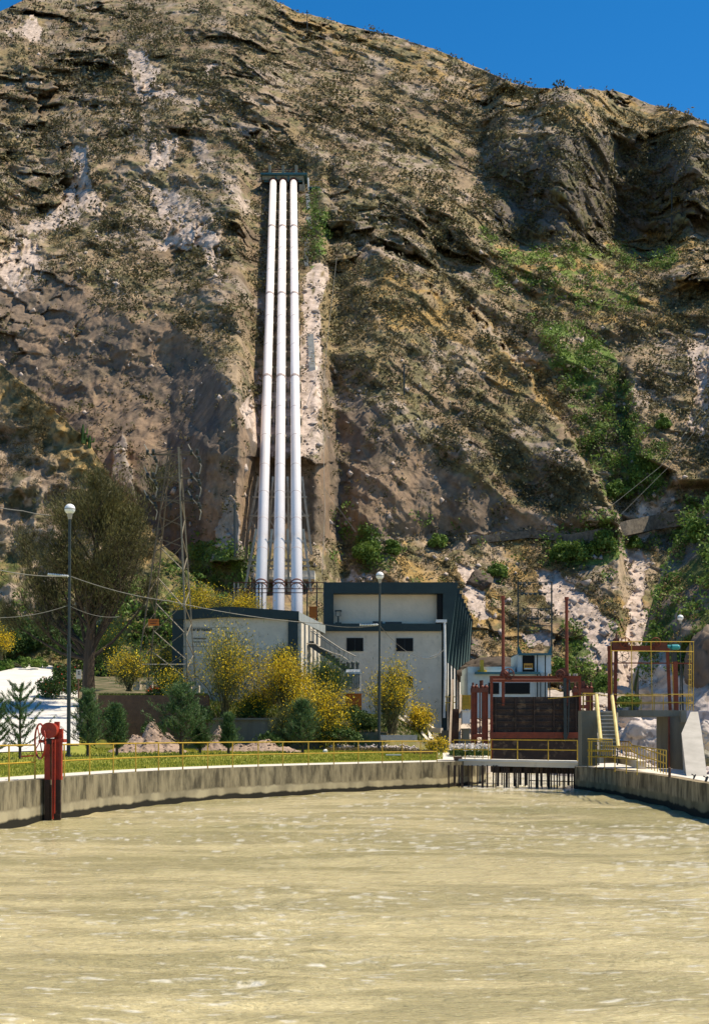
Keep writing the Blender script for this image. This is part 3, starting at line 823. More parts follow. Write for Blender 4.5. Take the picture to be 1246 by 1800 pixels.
# channel walls -----------------------------------------------------------
def wallmat(name, top, low):
    m = bpy.data.materials.new(name); m.use_nodes = True
    n = m.node_tree; L = n.links; b = n.nodes['Principled BSDF']; b.inputs['Roughness'].default_value = .9; b.inputs['Specular IOR Level'].default_value = .2
    g = n.nodes.new('ShaderNodeNewGeometry'); sp = n.nodes.new('ShaderNodeSeparateXYZ'); L.new(g.outputs['Position'], sp.inputs[0])
    mp = n.nodes.new('ShaderNodeMapping'); mp.inputs['Scale'].default_value = (1, 1, .3); L.new(g.outputs['Position'], mp.inputs[0])
    nz = n.nodes.new('ShaderNodeTexNoise'); nz.inputs['Scale'].default_value = 2.2; nz.inputs['Detail'].default_value = 8; nz.inputs['Roughness'].default_value = .7
    L.new(mp.outputs[0], nz.inputs['Vector'])
    n2 = n.nodes.new('ShaderNodeTexNoise'); n2.inputs['Scale'].default_value = 1.1; n2.inputs['Detail'].default_value = 6; L.new(g.outputs['Position'], n2.inputs['Vector'])
    def ramp(src, p0, p1, c0, c1):
        r = n.nodes.new('ShaderNodeValToRGB'); r.color_ramp.elements[0].position = p0; r.color_ramp.elements[1].position = p1
        r.color_ramp.elements[0].color = (*c0, 1); r.color_ramp.elements[1].color = (*c1, 1); L.new(src, r.inputs[0]); return r.outputs[0]
    def mth(op, a, b_):
        x = n.nodes.new('ShaderNodeMath'); x.operation = op
        for k, q in enumerate((a, b_)):
            if isinstance(q, (int, float)): x.inputs[k].default_value = q
            else: L.new(q, x.inputs[k])
        return x.outputs[0]
    def mixn(f, a_, b_):
        x = n.nodes.new('ShaderNodeMix'); x.data_type = 'RGBA'; L.new(f, x.inputs[0]); L.new(a_, x.inputs[6]); L.new(b_, x.inputs[7]); return x.outputs[2]
    ctop = ramp(nz.outputs['Fac'], .40, .60, tuple(q * .33 for q in top), tuple(q * 1.25 for q in top))
    clow = ramp(n2.outputs['Fac'], .38, .62, tuple(q * .55 for q in low), low)
    z1 = mth('ADD', sp.outputs['Z'], mth('MULTIPLY', nz.outputs['Fac'], .35))
    f1 = ramp(mth('ADD', z1, 1.0), .43, .50, (0, 0, 0), (1, 1, 1))
    col1 = mixn(f1, clow, ctop)
    z2 = mth('ADD', sp.outputs['Z'], mth('MULTIPLY', n2.outputs['Fac'], .28))
    wet = ramp(mth('ADD', z2, 1.3), .46, .52, (1, 1, 1), (0, 0, 0))
    blk = n.nodes.new('ShaderNodeRGB'); blk.outputs[0].default_value = (.018, .016, .010, 1)
    col2 = mixn(wet, col1, blk.outputs[0])
    L.new(col2, b.inputs['Base Color'])
    bp = n.nodes.new('ShaderNodeBump'); bp.inputs['Strength'].default_value = .5; bp.inputs['Distance'].default_value = .04
    L.new(n2.outputs['Fac'], bp.inputs['Height']); L.new(bp.outputs[0], b.inputs['Normal'])
    return m
M_wallL = wallmat('stained_concrete', (.21, .175, .105), (.40, .34, .21))
M_wallR = wallmat('brown_concrete', (.30, .23, .13), (.24, .19, .10))
def wall_strip(pts, zt, zb, th, side):
    """plan polyline -> wall prism; side=+1: thickness to the left of travel"""
    mb = MB(); n = len(pts)
    nrm = []
    for i in range(n):
        a_ = Vector(pts[max(i - 1, 0)]); b_ = Vector(pts[min(i + 1, n - 1)]); d = (b_ - a_).normalized()
        nrm.append(Vector((-d.y, d.x)) * side)
    for i, p in enumerate(pts):
        q = Vector(p) + nrm[i] * th
        mb.v += [(p[0], p[1], zb), (p[0], p[1], zt), (q.x, q.y, zt), (q.x, q.y, zb)]
    for i in range(n - 1):
        a_ = 4 * i; b_ = a_ + 4
        for k in range(4):
            k2 = (k + 1) % 4
            mb.f.append((a_ + k, a_ + k2, b_ + k2, b_ + k) if side > 0 else (a_ + k, b_ + k, b_ + k2, a_ + k2))
    mb.f += [(0, 1, 2, 3), (4 * n - 1, 4 * n - 2, 4 * n - 3, 4 * n - 4)]
    return mb
Lp = [(-10.3, -8), (-10.2, 8), (-9.9, 20)] + [(XX(p, Dw(p)), Dw(p)) for p in list(np.arange(-200, 860, 20))] + [(6.35, 66), (6.4, 86)]
Lp = [(float(a), float(b)) for a, b in Lp]
wl = wall_strip(Lp, .012, -2.2, .4, 1).build('channel_wall', M_wallL)
tag(wl, 'long curved grey concrete channel wall with a black waterline, below the lawn', 'wall', 'channel walls')
# pale coping strip
RP = [(9.6, -8), (9.75, 20), (9.8, 37.7), (10.15, 44.4), (10.1, 50), (9.76, 55.9), (9.4, 58.2), (9.9, 60.5), (10.75, 63), (10.8, 66)]
def cat(pts, m=6):
    out = []
    for i in range(len(pts) - 1):
        p0 = Vector(pts[max(i - 1, 0)]); p1 = Vector(pts[i]); p2 = Vector(pts[i + 1]); p3 = Vector(pts[min(i + 2, len(pts) - 1)])
        for k in range(m):
            t = k / m
            q = .5 * ((2 * p1) + (p2 - p0) * t + (2 * p0 - 5 * p1 + 4 * p2 - p3) * t * t + (3 * p1 - p0 - 3 * p2 + p3) * t ** 3)
            out.append(tuple(q))
    out.append(tuple(pts[-1]))
    return out
wr = wall_strip(cat(RP), -.15, -2.2, .4, -1).build('channel_wall', M_wallR)
tag(wr, 'brownish concrete channel wall under the pale path at the right', 'wall', 'channel walls')
# right hand path, widening towards the gate
rp = cat(RP)
mbp = MB()
for q in rp:
    w = 1.3 + 1.2 * float(sstep(44, 56, q[1]))
    mbp.v += [(q[0] + .39, q[1], -.146), (q[0] + .39 + w, q[1], -.146), (q[0] + .39 + w, q[1], -2.0)]
for i in range(len(rp) - 1):
    for k in range(2): mbp.f.append((3 * i + k, 3 * i + k + 1, 3 * i + k + 4, 3 * i + k + 3))
tag(mbp.build('river_path', M_path), kind='structure')
mbc = MB()      # pale sunlit top of the right wall is the same slab: thin coping
# ================================================================== buildings and structures
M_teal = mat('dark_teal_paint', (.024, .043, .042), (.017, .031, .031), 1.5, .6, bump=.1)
M_tealL = mat('blue_green_paint', (.05, .14, .16), (.035, .10, .115), 2, .6)
M_stucco = mat('pale_stucco', (.70, .61, .47), (.56, .485, .37), .8, .9, bump=.5, det=9, spots=(.54, .47, .36))
M_cream = mat('cream_panel', (.72, .60, .45), (.62, .52, .39), 1.2, .9, bump=.4)
M_white = mat('white_paint', (.80, .78, .73), (.66, .63, .57), 2, .5)
M_glass = mat('dark_glass', (.012, .012, .012), (.007, .007, .007), 1, .35, spec=.08)
M_frame = mat('dark_frame', (.05, .055, .055), (.03, .03, .03), 5, .5)
M_steel = mat('galvanised_steel', (.42, .38, .31), (.28, .24, .19), 3, .5, .3)
M_dsteel = mat('dark_steel', (.04, .05, .045), (.025, .03, .028), 3, .5)
M_rust = mat('red_oxide_paint', (.22, .042, .015), (.11, .028, .014), 3, .55, bump=.2)
M_red = mat('bright_red_paint', (.42, .04, .014), (.24, .03, .014), 4, .45, bump=.2)
M_rustd = mat('rusty_brown_steel', (.16, .05, .028), (.09, .032, .02), 4, .7, bump=.2)
M_yel = mat('yellow_paint', (.54, .35, .03), (.38, .23, .025), 5, .5)
M_org = mat('orange_paint', (.62, .17, .02), (.45, .12, .02), 2, .7)
M_pipe = mat('white_pipe_paint', (.90, .83, .79), (.84, .77, .73), .5, .45, bump=.05)
M_seam = mat('pipe_joint', (.50, .40, .36), (.34, .26, .23), 2, .6)
M_tan = mat('tan_wood', (.50, .38, .26), (.36, .26, .17), 3, .8)
M_brick = mat('brown_brick', (.17, .095, .055), (.10, .055, .035), 2.5, .9, bump=.6)
M_darkwood = mat('dark_wet_steel', (.055, .030, .018), (.022, .014, .010), 1.2, .6, bump=.5, spots=(.11, .07, .04))
M_globe = mat('lamp_globe', (.85, .84, .80), (.80, .79, .75), 1, .25)

def chk(): pass
# ---- powerhouse
DB = 90.0
org = (XX(680, DB), DB, 1.3)
pw = thing('powerhouse', 'pale stucco powerhouse with dark teal roof frame and leaning teal fins on its right side', 'building', org)
D2 = 118.0
# lower block
mb = MB(); mb.pbox(530, 1108, 776, 1292, DB, 24); mb.build('lower_wall', M_stucco, pw)
mb = MB(); mb.pbox(571, 1096, 775.5, 1109, DB - .35, 25); mb.build('roof_band', M_teal, pw)
# upper hall: side wall follows the slanting line to the right
xa, xb = XX(785, DB), XX(822.5, D2)
zt = ZZ(1023.5, DB)
mb = MB()
x0 = XX(568, DB)
pl = [(x0, DB + .9, 0), (xa, DB + .9, 0), (xb, D2, 0), (x0 + 3, D2, 0)]
mb.prism(pl, (0, 0, zt - .3)); mb.build('hall_wall', M_white, pw)
mb = MB(); mb.pbox(586, 1043, 768, 1098, DB + .82, .06); mb.build('front_panel', M_cream, pw)
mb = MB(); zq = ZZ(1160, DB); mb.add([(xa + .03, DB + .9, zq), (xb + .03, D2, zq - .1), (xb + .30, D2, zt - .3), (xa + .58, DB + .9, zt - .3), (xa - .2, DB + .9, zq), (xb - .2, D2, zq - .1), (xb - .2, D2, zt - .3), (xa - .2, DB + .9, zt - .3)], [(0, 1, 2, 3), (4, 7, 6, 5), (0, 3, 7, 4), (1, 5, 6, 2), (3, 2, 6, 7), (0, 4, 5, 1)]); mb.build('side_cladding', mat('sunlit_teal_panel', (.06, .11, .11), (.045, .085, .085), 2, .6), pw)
# teal portal frame on the front
mb = MB()
mb.pbox(568.5, 1023.5, 787, 1043, DB, 1.2)
mb.pbox(568.5, 1043, 586, 1096, DB, 1.2)
mb.build('portal_frame', M_teal, pw)
mb = MB(); mb.pbox(768, 1043, 784, 1108, DB + .3, .9); mb.build('dark_recess', M_glass, pw)
# corner fin: wide at top, narrow at foot
mb = MB()
def fin(mb, k, n, z0, z1, xt, xbot, th=.32):
    """one leaning fin at station k of n along the side wall"""
    t = k / (n - 1)
    y = DB + .02 + (D2 - DB) * t
    xin = xa + (xb - xa) * t - .25
    def xo(z):
        return xa + (xb - xa) * t + float(np.interp(z, [.4, 5.9, zt], [.02, .05, .73 - .32 * t]))
    mb.add([(xin, y, z0), (xo(z0), y, z0), (xo(z1), y, z1), (xin, y, z1), (xin, y + th, z0), (xo(z0), y + th, z0), (xo(z1), y + th, z1), (xin, y + th, z1)],
           [(0, 1, 2, 3), (7, 6, 5, 4), (0, 4, 5, 1), (1, 5, 6, 2), (2, 6, 7, 3), (3, 7, 4, 0)])
NF = 9
for k in range(NF):
    zsp = ZZ(1166, DB)
    ztop = zt - (.0 if k == 0 else .02)
    mb = MB(); fin(mb, k, NF, zsp, ztop, .62, .12); fin(mb, k, NF, .35, zsp, .62, .12); mb.build('fin', M_teal, pw)
mb = MB(); mb.prism([(xa - .3, DB + .9, zt - .28), (xa + .1, DB + .9, zt - .28), (xb + .1, D2, zt - .28), (xb - .3, D2, zt - .28)], (0, 0, .26)); mb.build('eave', M_teal, pw)
# small windows
for (a0, b0, a1, b1) in ((610, 1122, 637.5, 1144), (697, 1122.5, 725, 1144), (711, 1189.5, 724.5, 1209)):
    mb = MB(); mb.pbox(a0 - .9, b0 - .9, a1 + .9, b0, DB - .06, .08); mb.pbox(a0 - .9, b1, a1 + .9, b1 + .9, DB - .06, .08)
    mb.pbox(a0 - .9, b0, a0, b1, DB - .06, .08); mb.pbox(a1, b0, a1 + .9, b1, DB - .06, .08); mb.pbox((a0 + a1) / 2 - .3, b0, (a0 + a1) / 2 + .3, b1, DB - .045, .05)
    w = mb.build('window', M_frame, pw)
    mb = MB(); mb.pbox(a0, b0, a1, b1, DB - .03, .02); mb.build('pane', M_glass, w)
# downpipe and ledge at the right corner
mb = MB(); mb.tube([P(781, 1092, DB - .3), P(782, 1180, DB - .3), P(780.5, 1262, DB - .3)], .085, 8); mb.tube([P(775, 1140, DB - .25), P(768, 1150, DB - .2), P(752, 1156, DB - .12), P(742, 1156, DB - .1)], .02, 5); mb.build('downpipe', M_white, pw)
mb = MB(); mb.pbox(766, 1089, 785, 1094, DB - .4, 1); mb.build('corner_ledge', M_white, pw)
mb = MB(); mb.pbox(752, 1071, 764, 1073.5, DB + .84, .06); mb.build('small_plate', M_org, pw)
mb = MB(); mb.pbox(655, 1092, 672, 1096, DB + .3, .3); mb.pbox(677, 1093, 706, 1096, DB + .3, .3); mb.build('roof_kerb', M_frame, pw)
# pale lean-to panel beside the shrub
mb = MB(); mb.pbox(711, 1209, 724, 1262, DB - .35, .3); mb.build('meter_cabinet', M_white, pw)
mb = MB(); mb.pbox(776, 1100, 784.5, 1285, DB + .25, .6); mb.build('corner_post', M_teal, pw)
# plinth and planted kerb under the wall
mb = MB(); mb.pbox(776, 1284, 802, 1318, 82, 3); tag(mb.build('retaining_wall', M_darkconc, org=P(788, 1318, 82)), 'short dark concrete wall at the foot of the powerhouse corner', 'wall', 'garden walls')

# ---- left wing
DL = 80.0
wing = thing('switch_building', 'long low building with dark teal fascia, left of the powerhouse below the pipes', 'building', (XX(410, DL), DL, 3.2))
def zL(py): return ZZ(py, DL)
mb = MB()
mb.prism([P(304, 1230, DL + .3), P(523, 1240, DL + .3), P(523, 1078, DL + .3), P(402, 1070, DL + .3), P(304, 1077, DL + .3)], (0, 11, 0)); mb.build('wall', M_stucco, wing)
mb = MB()
mb.prism([P(303.5, 1089.5, DL), P(402, 1084, DL), P(525.5, 1089.5, DL), P(525.5, 1074.5, DL), P(402, 1066, DL), P(303.5, 1073.5, DL)], (0, 11.4, 0)); mb.build('roof_fascia', M_teal, wing)
mb = MB(); mb.prism([P(303, 1240, DL + .1), P(321, 1240, DL + .1), P(322, 1089, DL + .1), P(303, 1089, DL + .1)], (0, .5, 0)); mb.build('corner_pilaster', M_teal, wing); mb = MB(); mb.prism([P(506.5, 1240, DL + .1), P(523.5, 1240, DL + .1), P(523.5, 1089, DL + .1), P(506.5, 1089, DL + .1)], (0, .5, 0))
mb.build('corner_pilaster', M_teal, wing)
# side eave running back to the powerhouse, its top sunlit
mb = MB()
e0, e1 = P(525.5, 1075.5, DL), P(572, 1099, DB - .4)
mb.add([e0, e1, e1 + Vector((0, 0, -.55)), e0 + Vector((0, 0, -.5)), e0 + Vector((-1.2, 0, .1)), e1 + Vector((-1.2, 0, .1))], [(0, 3, 2, 1), (0, 1, 5, 4)])
mb.add([e0 + Vector((-.9, .3, -.52)), e1 + Vector((-.9, 0, -.57)), e1 + Vector((0, 0, -.55)), e0 + Vector((0, 0, -.5))], [(0, 1, 2, 3)])
mb.build('side_eave', mat('grey_eave', (.34, .36, .34), (.25, .27, .26), 2, .7), wing)
# side wall bays
for k in range(5):
    t0 = k / 5; 
    a_ = P(523, 1095, DL + .4).lerp(P(560, 1108, DB - 1.2), t0); b_ = P(523, 1095, DL + .4).lerp(P(560, 1108, DB - 1.2), t0 + .12)
    mb = MB(); mb.prism([(a_.x, a_.y, 3.2), (b_.x, b_.y, 3.2), (b_.x, b_.y, b_.z), (a_.x, a_.y, a_.z)], (.22, 0, 0)); mb.build('bay_pier', M_stucco, wing)
mb = MB(); a_ = P(522, 1095, DL + .5); b_ = P(558, 1108, DB - 1.2); mb.prism([(a_.x, a_.y, 3.2), (b_.x, b_.y, 3.2), (b_.x, b_.y, b_.z), (a_.x, a_.y, a_.z)], (.03, 0, 0)); mb.build('side_window', M_glass, wing)
# faded lettering boards on the left end (writing not legible in the photograph)
mb = MB()
x = 325.5
rr = random.Random(4)
while x < 372:
    w = rr.uniform(2.0, 3.2); 
    mb.pbox(x, 1104.6, x + w, 1106, DL + .27, .03); mb.pbox(x, 1106, x + .8, 1109.2, DL + .27, .03)
    if rr.random() < .7: mb.pbox(x + w - .8, 1106, x + w, 1109.2, DL + .27, .03)
    if rr.random() < .6: mb.pbox(x, 1108.3, x + w, 1109.2, DL + .27, .03)
    x += w + 1.0
x = 338
while x < 362:
    w = rr.uniform(1.4, 2.2); mb.pbox(x, 1121.2, x + w, 1122.4, DL + .27, .03); mb.pbox(x + .2, 1122.4, x + .9, 1124, DL + .27, .03); mb.pbox(x, 1127.5, x + w * .9, 1129.2, DL + .27, .03); x += w + .8
mb.pbox(322, 1102.6, 400, 1103.0, DL + .28, .02); mb.pbox(322, 1136.2, 400, 1136.7, DL + .28, .02)
mb.build('wall_lettering', mat('faded_black_paint', (.07, .065, .055), (.04, .035, .03), 3, .8), wing)

# ---- pipe staircase down from the wing
st = thing('pipe_staircase', 'outside stairway with pale tube handrails slanting down past the powerhouse windows', 'staircase', P(560, 1200, 84))
def rail3(mb, pts, D, r=.04): mb.tube([P(a, b, D) for a, b in pts], r, 6)
mb = MB(); rail3(mb, [(529, 1098.5), (540, 1101), (600, 1141), (625, 1153.5)], 84); rail3(mb, [(542, 1106), (599, 1146.5)], 84, .03); mb.build('upper_handrail', M_steel, st)
mb = MB(); rail3(mb, [(531, 1130.5), (555, 1132), (562, 1138), (596, 1153), (598, 1155), (598, 1170)], 82.5); rail3(mb, [(570, 1143), (599, 1152), (611, 1160), (611, 1172)], 82.5, .035); mb.build('lower_handrail', M_steel, st)
mb = MB()
for k in range(11):
    a = 540 + k * 8.0; b = 1104 + k * 5.0
    mb.tube([P(a, b, 84), P(a, b + 24, 84)], .025, 5)
mb.build('baluster', M_steel, st)
for k in range(12):
    a = 545 + k * 6.2; b = 1128 + k * 4.3
    mb = MB(); mb.box(XX(a, 83.2), XX(a + 7, 83.2), 82.6, 83.9, ZZ(b + 1.3, 83.2), ZZ(b, 83.2)); mb.build('tread', M_dsteel, st)
mb = MB(); mb.bar(P(543, 1131, 82.6), P(618, 1183, 82.6), .05, .28); mb.bar(P(543, 1131, 83.9), P(618, 1183, 83.9), .05, .28); mb.build('stringer', M_dsteel, st)

# ---- transformer with white cooling fins on an orange plinth
tr = thing('transformer', 'white finned transformer tank standing above an orange plinth among the shrubs', 'transformer', P(623, 1247, 79))
mb = MB(); mb.pbox(607, 1183, 634, 1213, 79.3, 1.0); mb.build('tank', M_white, tr)
for k in range(10):
    mb = MB(); a = 605 + k * 3.0; mb.pbox(a, 1184, a + 1.1, 1211, 79, .32); mb.build('cooling_fin', M_stucco, tr)
mb = MB(); mb.pbox(608, 1176.5, 633, 1181, 79.2, 1.2); mb.pbox(604, 1181, 635, 1184, 79, 1.4); mb.build('lid', M_white, tr)
mb = MB(); mb.pbox(606, 1215.5, 638, 1219, 78.9, 1.7); mb.build('base_slab', M_cream, tr)
mb = MB(); mb.pbox(607, 1219, 635.5, 1253, 79, 1.5); mb.build('plinth', M_org, tr)
for k in range(3):
    mb = MB(); mb.cyl(P(612 + 8 * k, 1177, 79.7), P(612 + 8 * k, 1167, 79.7), .09, 8); mb.sphere(P(612 + 8 * k, 1166, 79.7), .12, 8, 6); mb.build('bushing', M_dsteel, tr)
# brick housing left of it, half hidden by shrubs
mb = MB(); mb.pbox(462, 1212, 487, 1243, 79.4, 1.6); mb.pbox(460.5, 1209, 488, 1212, 79.2, 2); tag(mb.build('brick_plinth', mat('orange_brick', (.36, .13, .045), (.24, .08, .03), 3, .9, bump=.4), org=P(475, 1243, 79.4)), 'low orange brick block with flat cap, half hidden between the yellow shrubs', 'plinth')

# ---- garden lantern on the lower roof
gl_ = thing('roof_lantern', 'small dark square lantern on a stem in front of the cream upper wall', 'lantern', P(594.5, 1095, DB + .1))
mb = MB(); mb.cyl(P(594.5, 1095, DB + .1), P(594.5, 1083, DB + .1), .05, 8); mb.pbox(589, 1094, 600, 1096, DB, .4); mb.build('stem', M_dsteel, gl_)
mb = MB(); mb.pbox(590.5, 1074.5, 598.5, 1083, DB, .3); mb.build('glass_box', mat('frosted_glass', (.32, .30, .24), None, 2, .4), gl_)
mb = MB(); mb.pbox(588.5, 1072.4, 600.5, 1074.5, DB - .06, .42)
for a in (590, 598.2): mb.pbox(a, 1074.5, a + .8, 1083, DB - .04, .05)
mb.build('lantern_frame', M_dsteel, gl_)

# ---- penstocks
def pipeD(py): return 77.6 / (0.8 - (HY - py) / F)
xbot = [458, 490, 522]; xtop = [480.3, 497.5, 516]
RP_ = .475
labs = ['left white penstock pipe of the three climbing the mountainside', 'middle white penstock pipe of the three climbing the mountainside', 'right white penstock pipe of the three climbing the mountainside']
for k in range(3):
    A = P(xbot[k], 1065, 110.0); B = P(xtop[k], 321, pipeD(321))
    d = (B - A).normalized()
    def along(py):
        t = (pipeD(py) - A.y) / (B.y - A.y)
        return A + (B - A) * t
    A0 = A - d * 6
    t_ = thing('penstock', labs[k], 'pipe', A0, 'white penstock pipes')
    mb = MB(); mb.tube([A0, B], RP_, 40); mb.build('pipe', M_pipe, t_, smooth=True)
    for py in (401.7, 520, 665.5):
        q = along(py); mb = MB(); mb.tube([q - d * .22, q + d * .22], RP_ + .05, 32); mb.build('joint_ring', M_seam, t_, smooth=False)
    for py in (440, 478, 560, 610, 720, 770, 822, 870, 917, 970):
        q = along(py); mb = MB(); mb.tube([q - d * .035, q + d * .035], RP_ + .012, 32); mb.build('weld_seam', M_seam, t_)
    for py in (1027, 1033.5):
        q = along(py); mb = MB(); mb.tube([q - d * .07, q + d * .07], RP_ + .05, 28); mb.build('flange', M_rustd, t_)
        for b_ in range(10): pass
    for py in np.concatenate([np.geomspace(335, 760, 20)]):
        q = along(py)
        zt2 = mD(xbot[k], py)
        mb = MB(); n_ = d.cross(Vector((1, 0, 0))).normalized()
        if n_.z > 0: n_ = -n_
        mb.bar(q + n_ * .35, q + n_ * 3.2, 1.25, .5); mb.build('saddle', M_conc, t_)
# dark service channel / shadow gap is left to the sun

# ---- trestles under the pipes
def trestle(label, ptop, pbot, ytop, ybot, Dt, hz):
    t_ = thing('pipe_trestle', label, 'trestle', P((pbot[0] + pbot[1]) / 2, ybot, Dt), 'steel pipe trestles')
    legs = []
    n = 4
    for k in range(n):
        u = k / (n - 1)
        a = P(ptop[0] + (ptop[1] - ptop[0]) * u, ytop, Dt); b = P(pbot[0] + (pbot[1] - pbot[0]) * u, ybot, Dt)
        mb = MB(); mb.bar(a, b, .2, .2); mb.build('leg', M_steel, t_); legs.append((a, b))
    for y in hz:
        u = (y - ytop) / (ybot - ytop)
        mb = MB(); a = legs[0][0].lerp(legs[0][1], u); b = legs[-1][0].lerp(legs[-1][1], u)
        mb.bar(a + Vector((-.2, -.1, 0)), b + Vector((.2, -.1, 0)), .16, .16); mb.build('crossbeam', M_steel, t_)
    for k in range(n - 1):
        mb = MB(); mb.bar(legs[k][0].lerp(legs[k][1], .15), legs[k + 1][0].lerp(legs[k + 1][1], .55), .1); mb.bar(legs[k + 1][0].lerp(legs[k + 1][1], .15), legs[k][0].lerp(legs[k][1], .55), .1)
        mb.bar(legs[k][0].lerp(legs[k][1], .55), legs[k + 1][0].lerp(legs[k + 1][1], 1), .1); mb.build('brace', M_steel, t_)
trestle('upper steel trestle with splayed legs against the dark cliff behind the pipes', (455, 531), (430, 548), 838, 975, 127, (874, 907))
trestle('lower steel trestle with splayed legs just above the pale anchor block', (451, 533), (430, 547), 930, 1040, 117.5, (985, 995))
mb = MB(); mb.pbox(431, 1001, 445, 1016, 122, 3); mb.pbox(466, 1001, 480, 1016, 122, 3); mb.pbox(497, 1001, 508, 1016, 122, 3); mb.pbox(529, 1003, 553, 1016, 122, 3); mb.pbox(431, 1014, 553, 1018, 121.8, 3.4)
tag(mb.build('anchor_block', M_path, org=P(492, 1018, 122)), 'pale concrete anchor block crossing behind the three pipes near the wing roof', 'concrete block')
# steel fence portal behind the wing roof
fp = thing('roof_screen', 'rusty steel screen of thin posts and two rails behind the wing roof', 'fence', P(490, 1075, 106))
for a in (412, 419, 443, 449, 455, 461, 540, 557, 572):
    mb = MB(); mb.bar(P(a, 1023, 106), P(a, 1100, 106), .1 if a != 572 else .16); mb.build('post', M_steel if a in (412, 419, 572) else M_dsteel, fp)
for y in (1024, 1035, 1042):
    mb = MB(); mb.bar(P(411, y, 105.9), P(573, y, 105.9), .06); mb.build('rail', M_rustd, fp)
mb = MB()
for a in range(412, 572, 12): mb.bar(P(a, 1024, 106), P(a + 6, 1035, 106), .03); mb.bar(P(a + 6, 1035, 106), P(a + 12, 1024, 106), .03)
mb.build('lattice', M_dsteel, fp)
mb = MB(); mb.pbox(543.5, 1067, 557, 1086, 100, .12); mb.pbox(542.5, 1066, 558, 1067, 99.95, .2); mb.cyl(P(546, 1086, 100.05), P(546, 1120, 100.05), .05, 6); mb.cyl(P(555, 1086, 100.05), P(555, 1120, 100.05), .05, 6)
tag(mb.build('warning_board', M_org, org=P(550, 1120, 100)), 'bright orange board on two posts between the right pipe and the powerhouse', 'sign')

# ---- valve house at the head of the pipes
DV = pipeD(321) + .2
vh = thing('valve_house', 'small grey valve house with flat teal roof where the three pipes begin', 'building', P(500, 335, DV))
mb = MB(); mb.pbox(461, 306.5, 484, 316, DV, 2.6); mb.pbox(486.5, 306.5, 506, 316, DV, 2.6); mb.pbox(508.5, 306.5, 534, 316, DV, 2.6)
for a in (484, 503.5, 532): mb.pbox(a, 316, a + 2.5, 326, DV, 2.6)
mb.build('front_beam', M_conc, vh)
mb = MB(); mb.pbox(458, 303.4, 540, 306.5, DV - .5, 3.8); mb.build('roof', M_tealL, vh)
mb = MB(); 
for a in (484, 506): mb.pbox(a, 306.5, a + 2.5, 319, DV - .08, 2.0)
for a in (464, 488, 512): mb.pbox(a, 316, a + 19, 319.5, DV + .2, .3)
mb.build('teal_trim', M_tealL, vh)
mb = MB(); mb.pbox(462, 319, 534, 334, DV + 1.2, 4); mb.build('back_wall', M_dsteel, vh)
for a in (472, 495.5, 518.5):
    mb = MB(); mb.pbox(a, 290, a + 4.6, 303.4, DV, .5); mb.build('roof_post', M_conc, vh)
mb = MB(); mb.pbox(462, 297, 530, 298, DV + .1, .08); mb.pbox(462, 301, 530, 302, DV + .1, .08); mb.build('roof_rail', M_rustd, vh)
mb = MB(); mb.pbox(526, 324, 536, 337, DV - .4, 3); mb.build('side_block', M_conc, vh)
for k in range(3):
    mb = MB(); mb.tube([P(xtop[k], 321, DV - .2) + Vector((0, 0, 0)), P(xtop[k], 317.5, DV + 1.2)], .62, 24); mb.build('pipe_collar', M_rustd, vh)
mb = MB(); mb.cyl(P(541.5, 313, DV), P(543, 338, DV), .12, 8); mb.build('vent_pipe', M_white, vh)
mb = MB()
for a in (546, 552, 558, 564): mb.bar(P(a, 319, DV), P(a, 328, DV), .06)
for y in (319.5, 323.5): mb.bar(P(543, y, DV), P(566, y, DV), .08)
mb.build('walkway_rail', M_yel, vh)
mb = MB(); mb.pbox(543, 328, 563, 330.5, DV - .2, 1.4); mb.build('walkway', M_tealL, vh)
# service stair beside the pipes (pale narrow flight)
sv = MB()
for (a0, b0, a1, b1) in ((541, 342, 543, 368), (542.5, 382, 546, 410), (540, 415, 538, 470)):
    for k in range(10):
        u = k / 10; x = a0 + (a1 - a0) * u; y = b0 + (b1 - b0) * u
        D_ = mD(x, y) - .25; sv.box(XX(x, D_) - .28, XX(x, D_) + .28, D_ - .2, D_ + 1.2, ZZ(y, D_) - .5, ZZ(y, D_))
tag(sv.build('service_stairs', M_path, org=P(542, 470, mD(542, 470))), 'narrow pale concrete flight of steps right of the upper pipes', 'steps')
sv = MB()
for (a0, b0, a1, b1) in ((546, 588, 549, 650),):
    for k in range(14):
        u = k / 14; x = a0 + (a1 - a0) * u; y = b0 + (b1 - b0) * u
        D_ = mD(x, y) - .3; sv.box(XX(x, D_) - .35, XX(x, D_) + .35, D_ - .2, D_ + 1.3, ZZ(y, D_) - .6, ZZ(y, D_))
tag(sv.build('service_stairs', M_path, org=P(548, 650, mD(548, 650))), 'broken concrete flight of steps on the pink scree right of the pipes', 'steps')

tw = MB()
tp_ = [(828, 943), (880, 938), (930, 932), (1000, 939), (1050, 930), (1100, 915), (1150, 905), (1203, 897)]
pts_ = []
for (x, y) in tp_:
    D_ = min(mD(x, y), mD(x, y + 18), mD(x + 10, y + 9), mD(x - 10, y + 9)) - .1; pts_.append((P(x, y, D_), P(x, y + (13 if x < 1040 else 26), D_)))
for i in range(len(pts_) - 1):
    a, b = pts_[i]; c2_, d2_ = pts_[i + 1]; k_ = Vector((0, 1.6, 0))
    tw.add([a, c2_, d2_, b, a + k_, c2_ + k_, d2_ + k_, b + k_], [(0, 3, 2, 1), (4, 5, 6, 7), (0, 1, 5, 4), (3, 7, 6, 2), (0, 4, 7, 3), (1, 2, 6, 5)])
tag(tw.build('terrace_wall', mat('dry_stone_wall', (.23, .185, .135), (.08, .065, .05), 2.6, .95, bump=1.0), org=P(1000, 950, 118)), 'long dry stone terrace wall carrying the path under the cliff at right', 'wall')
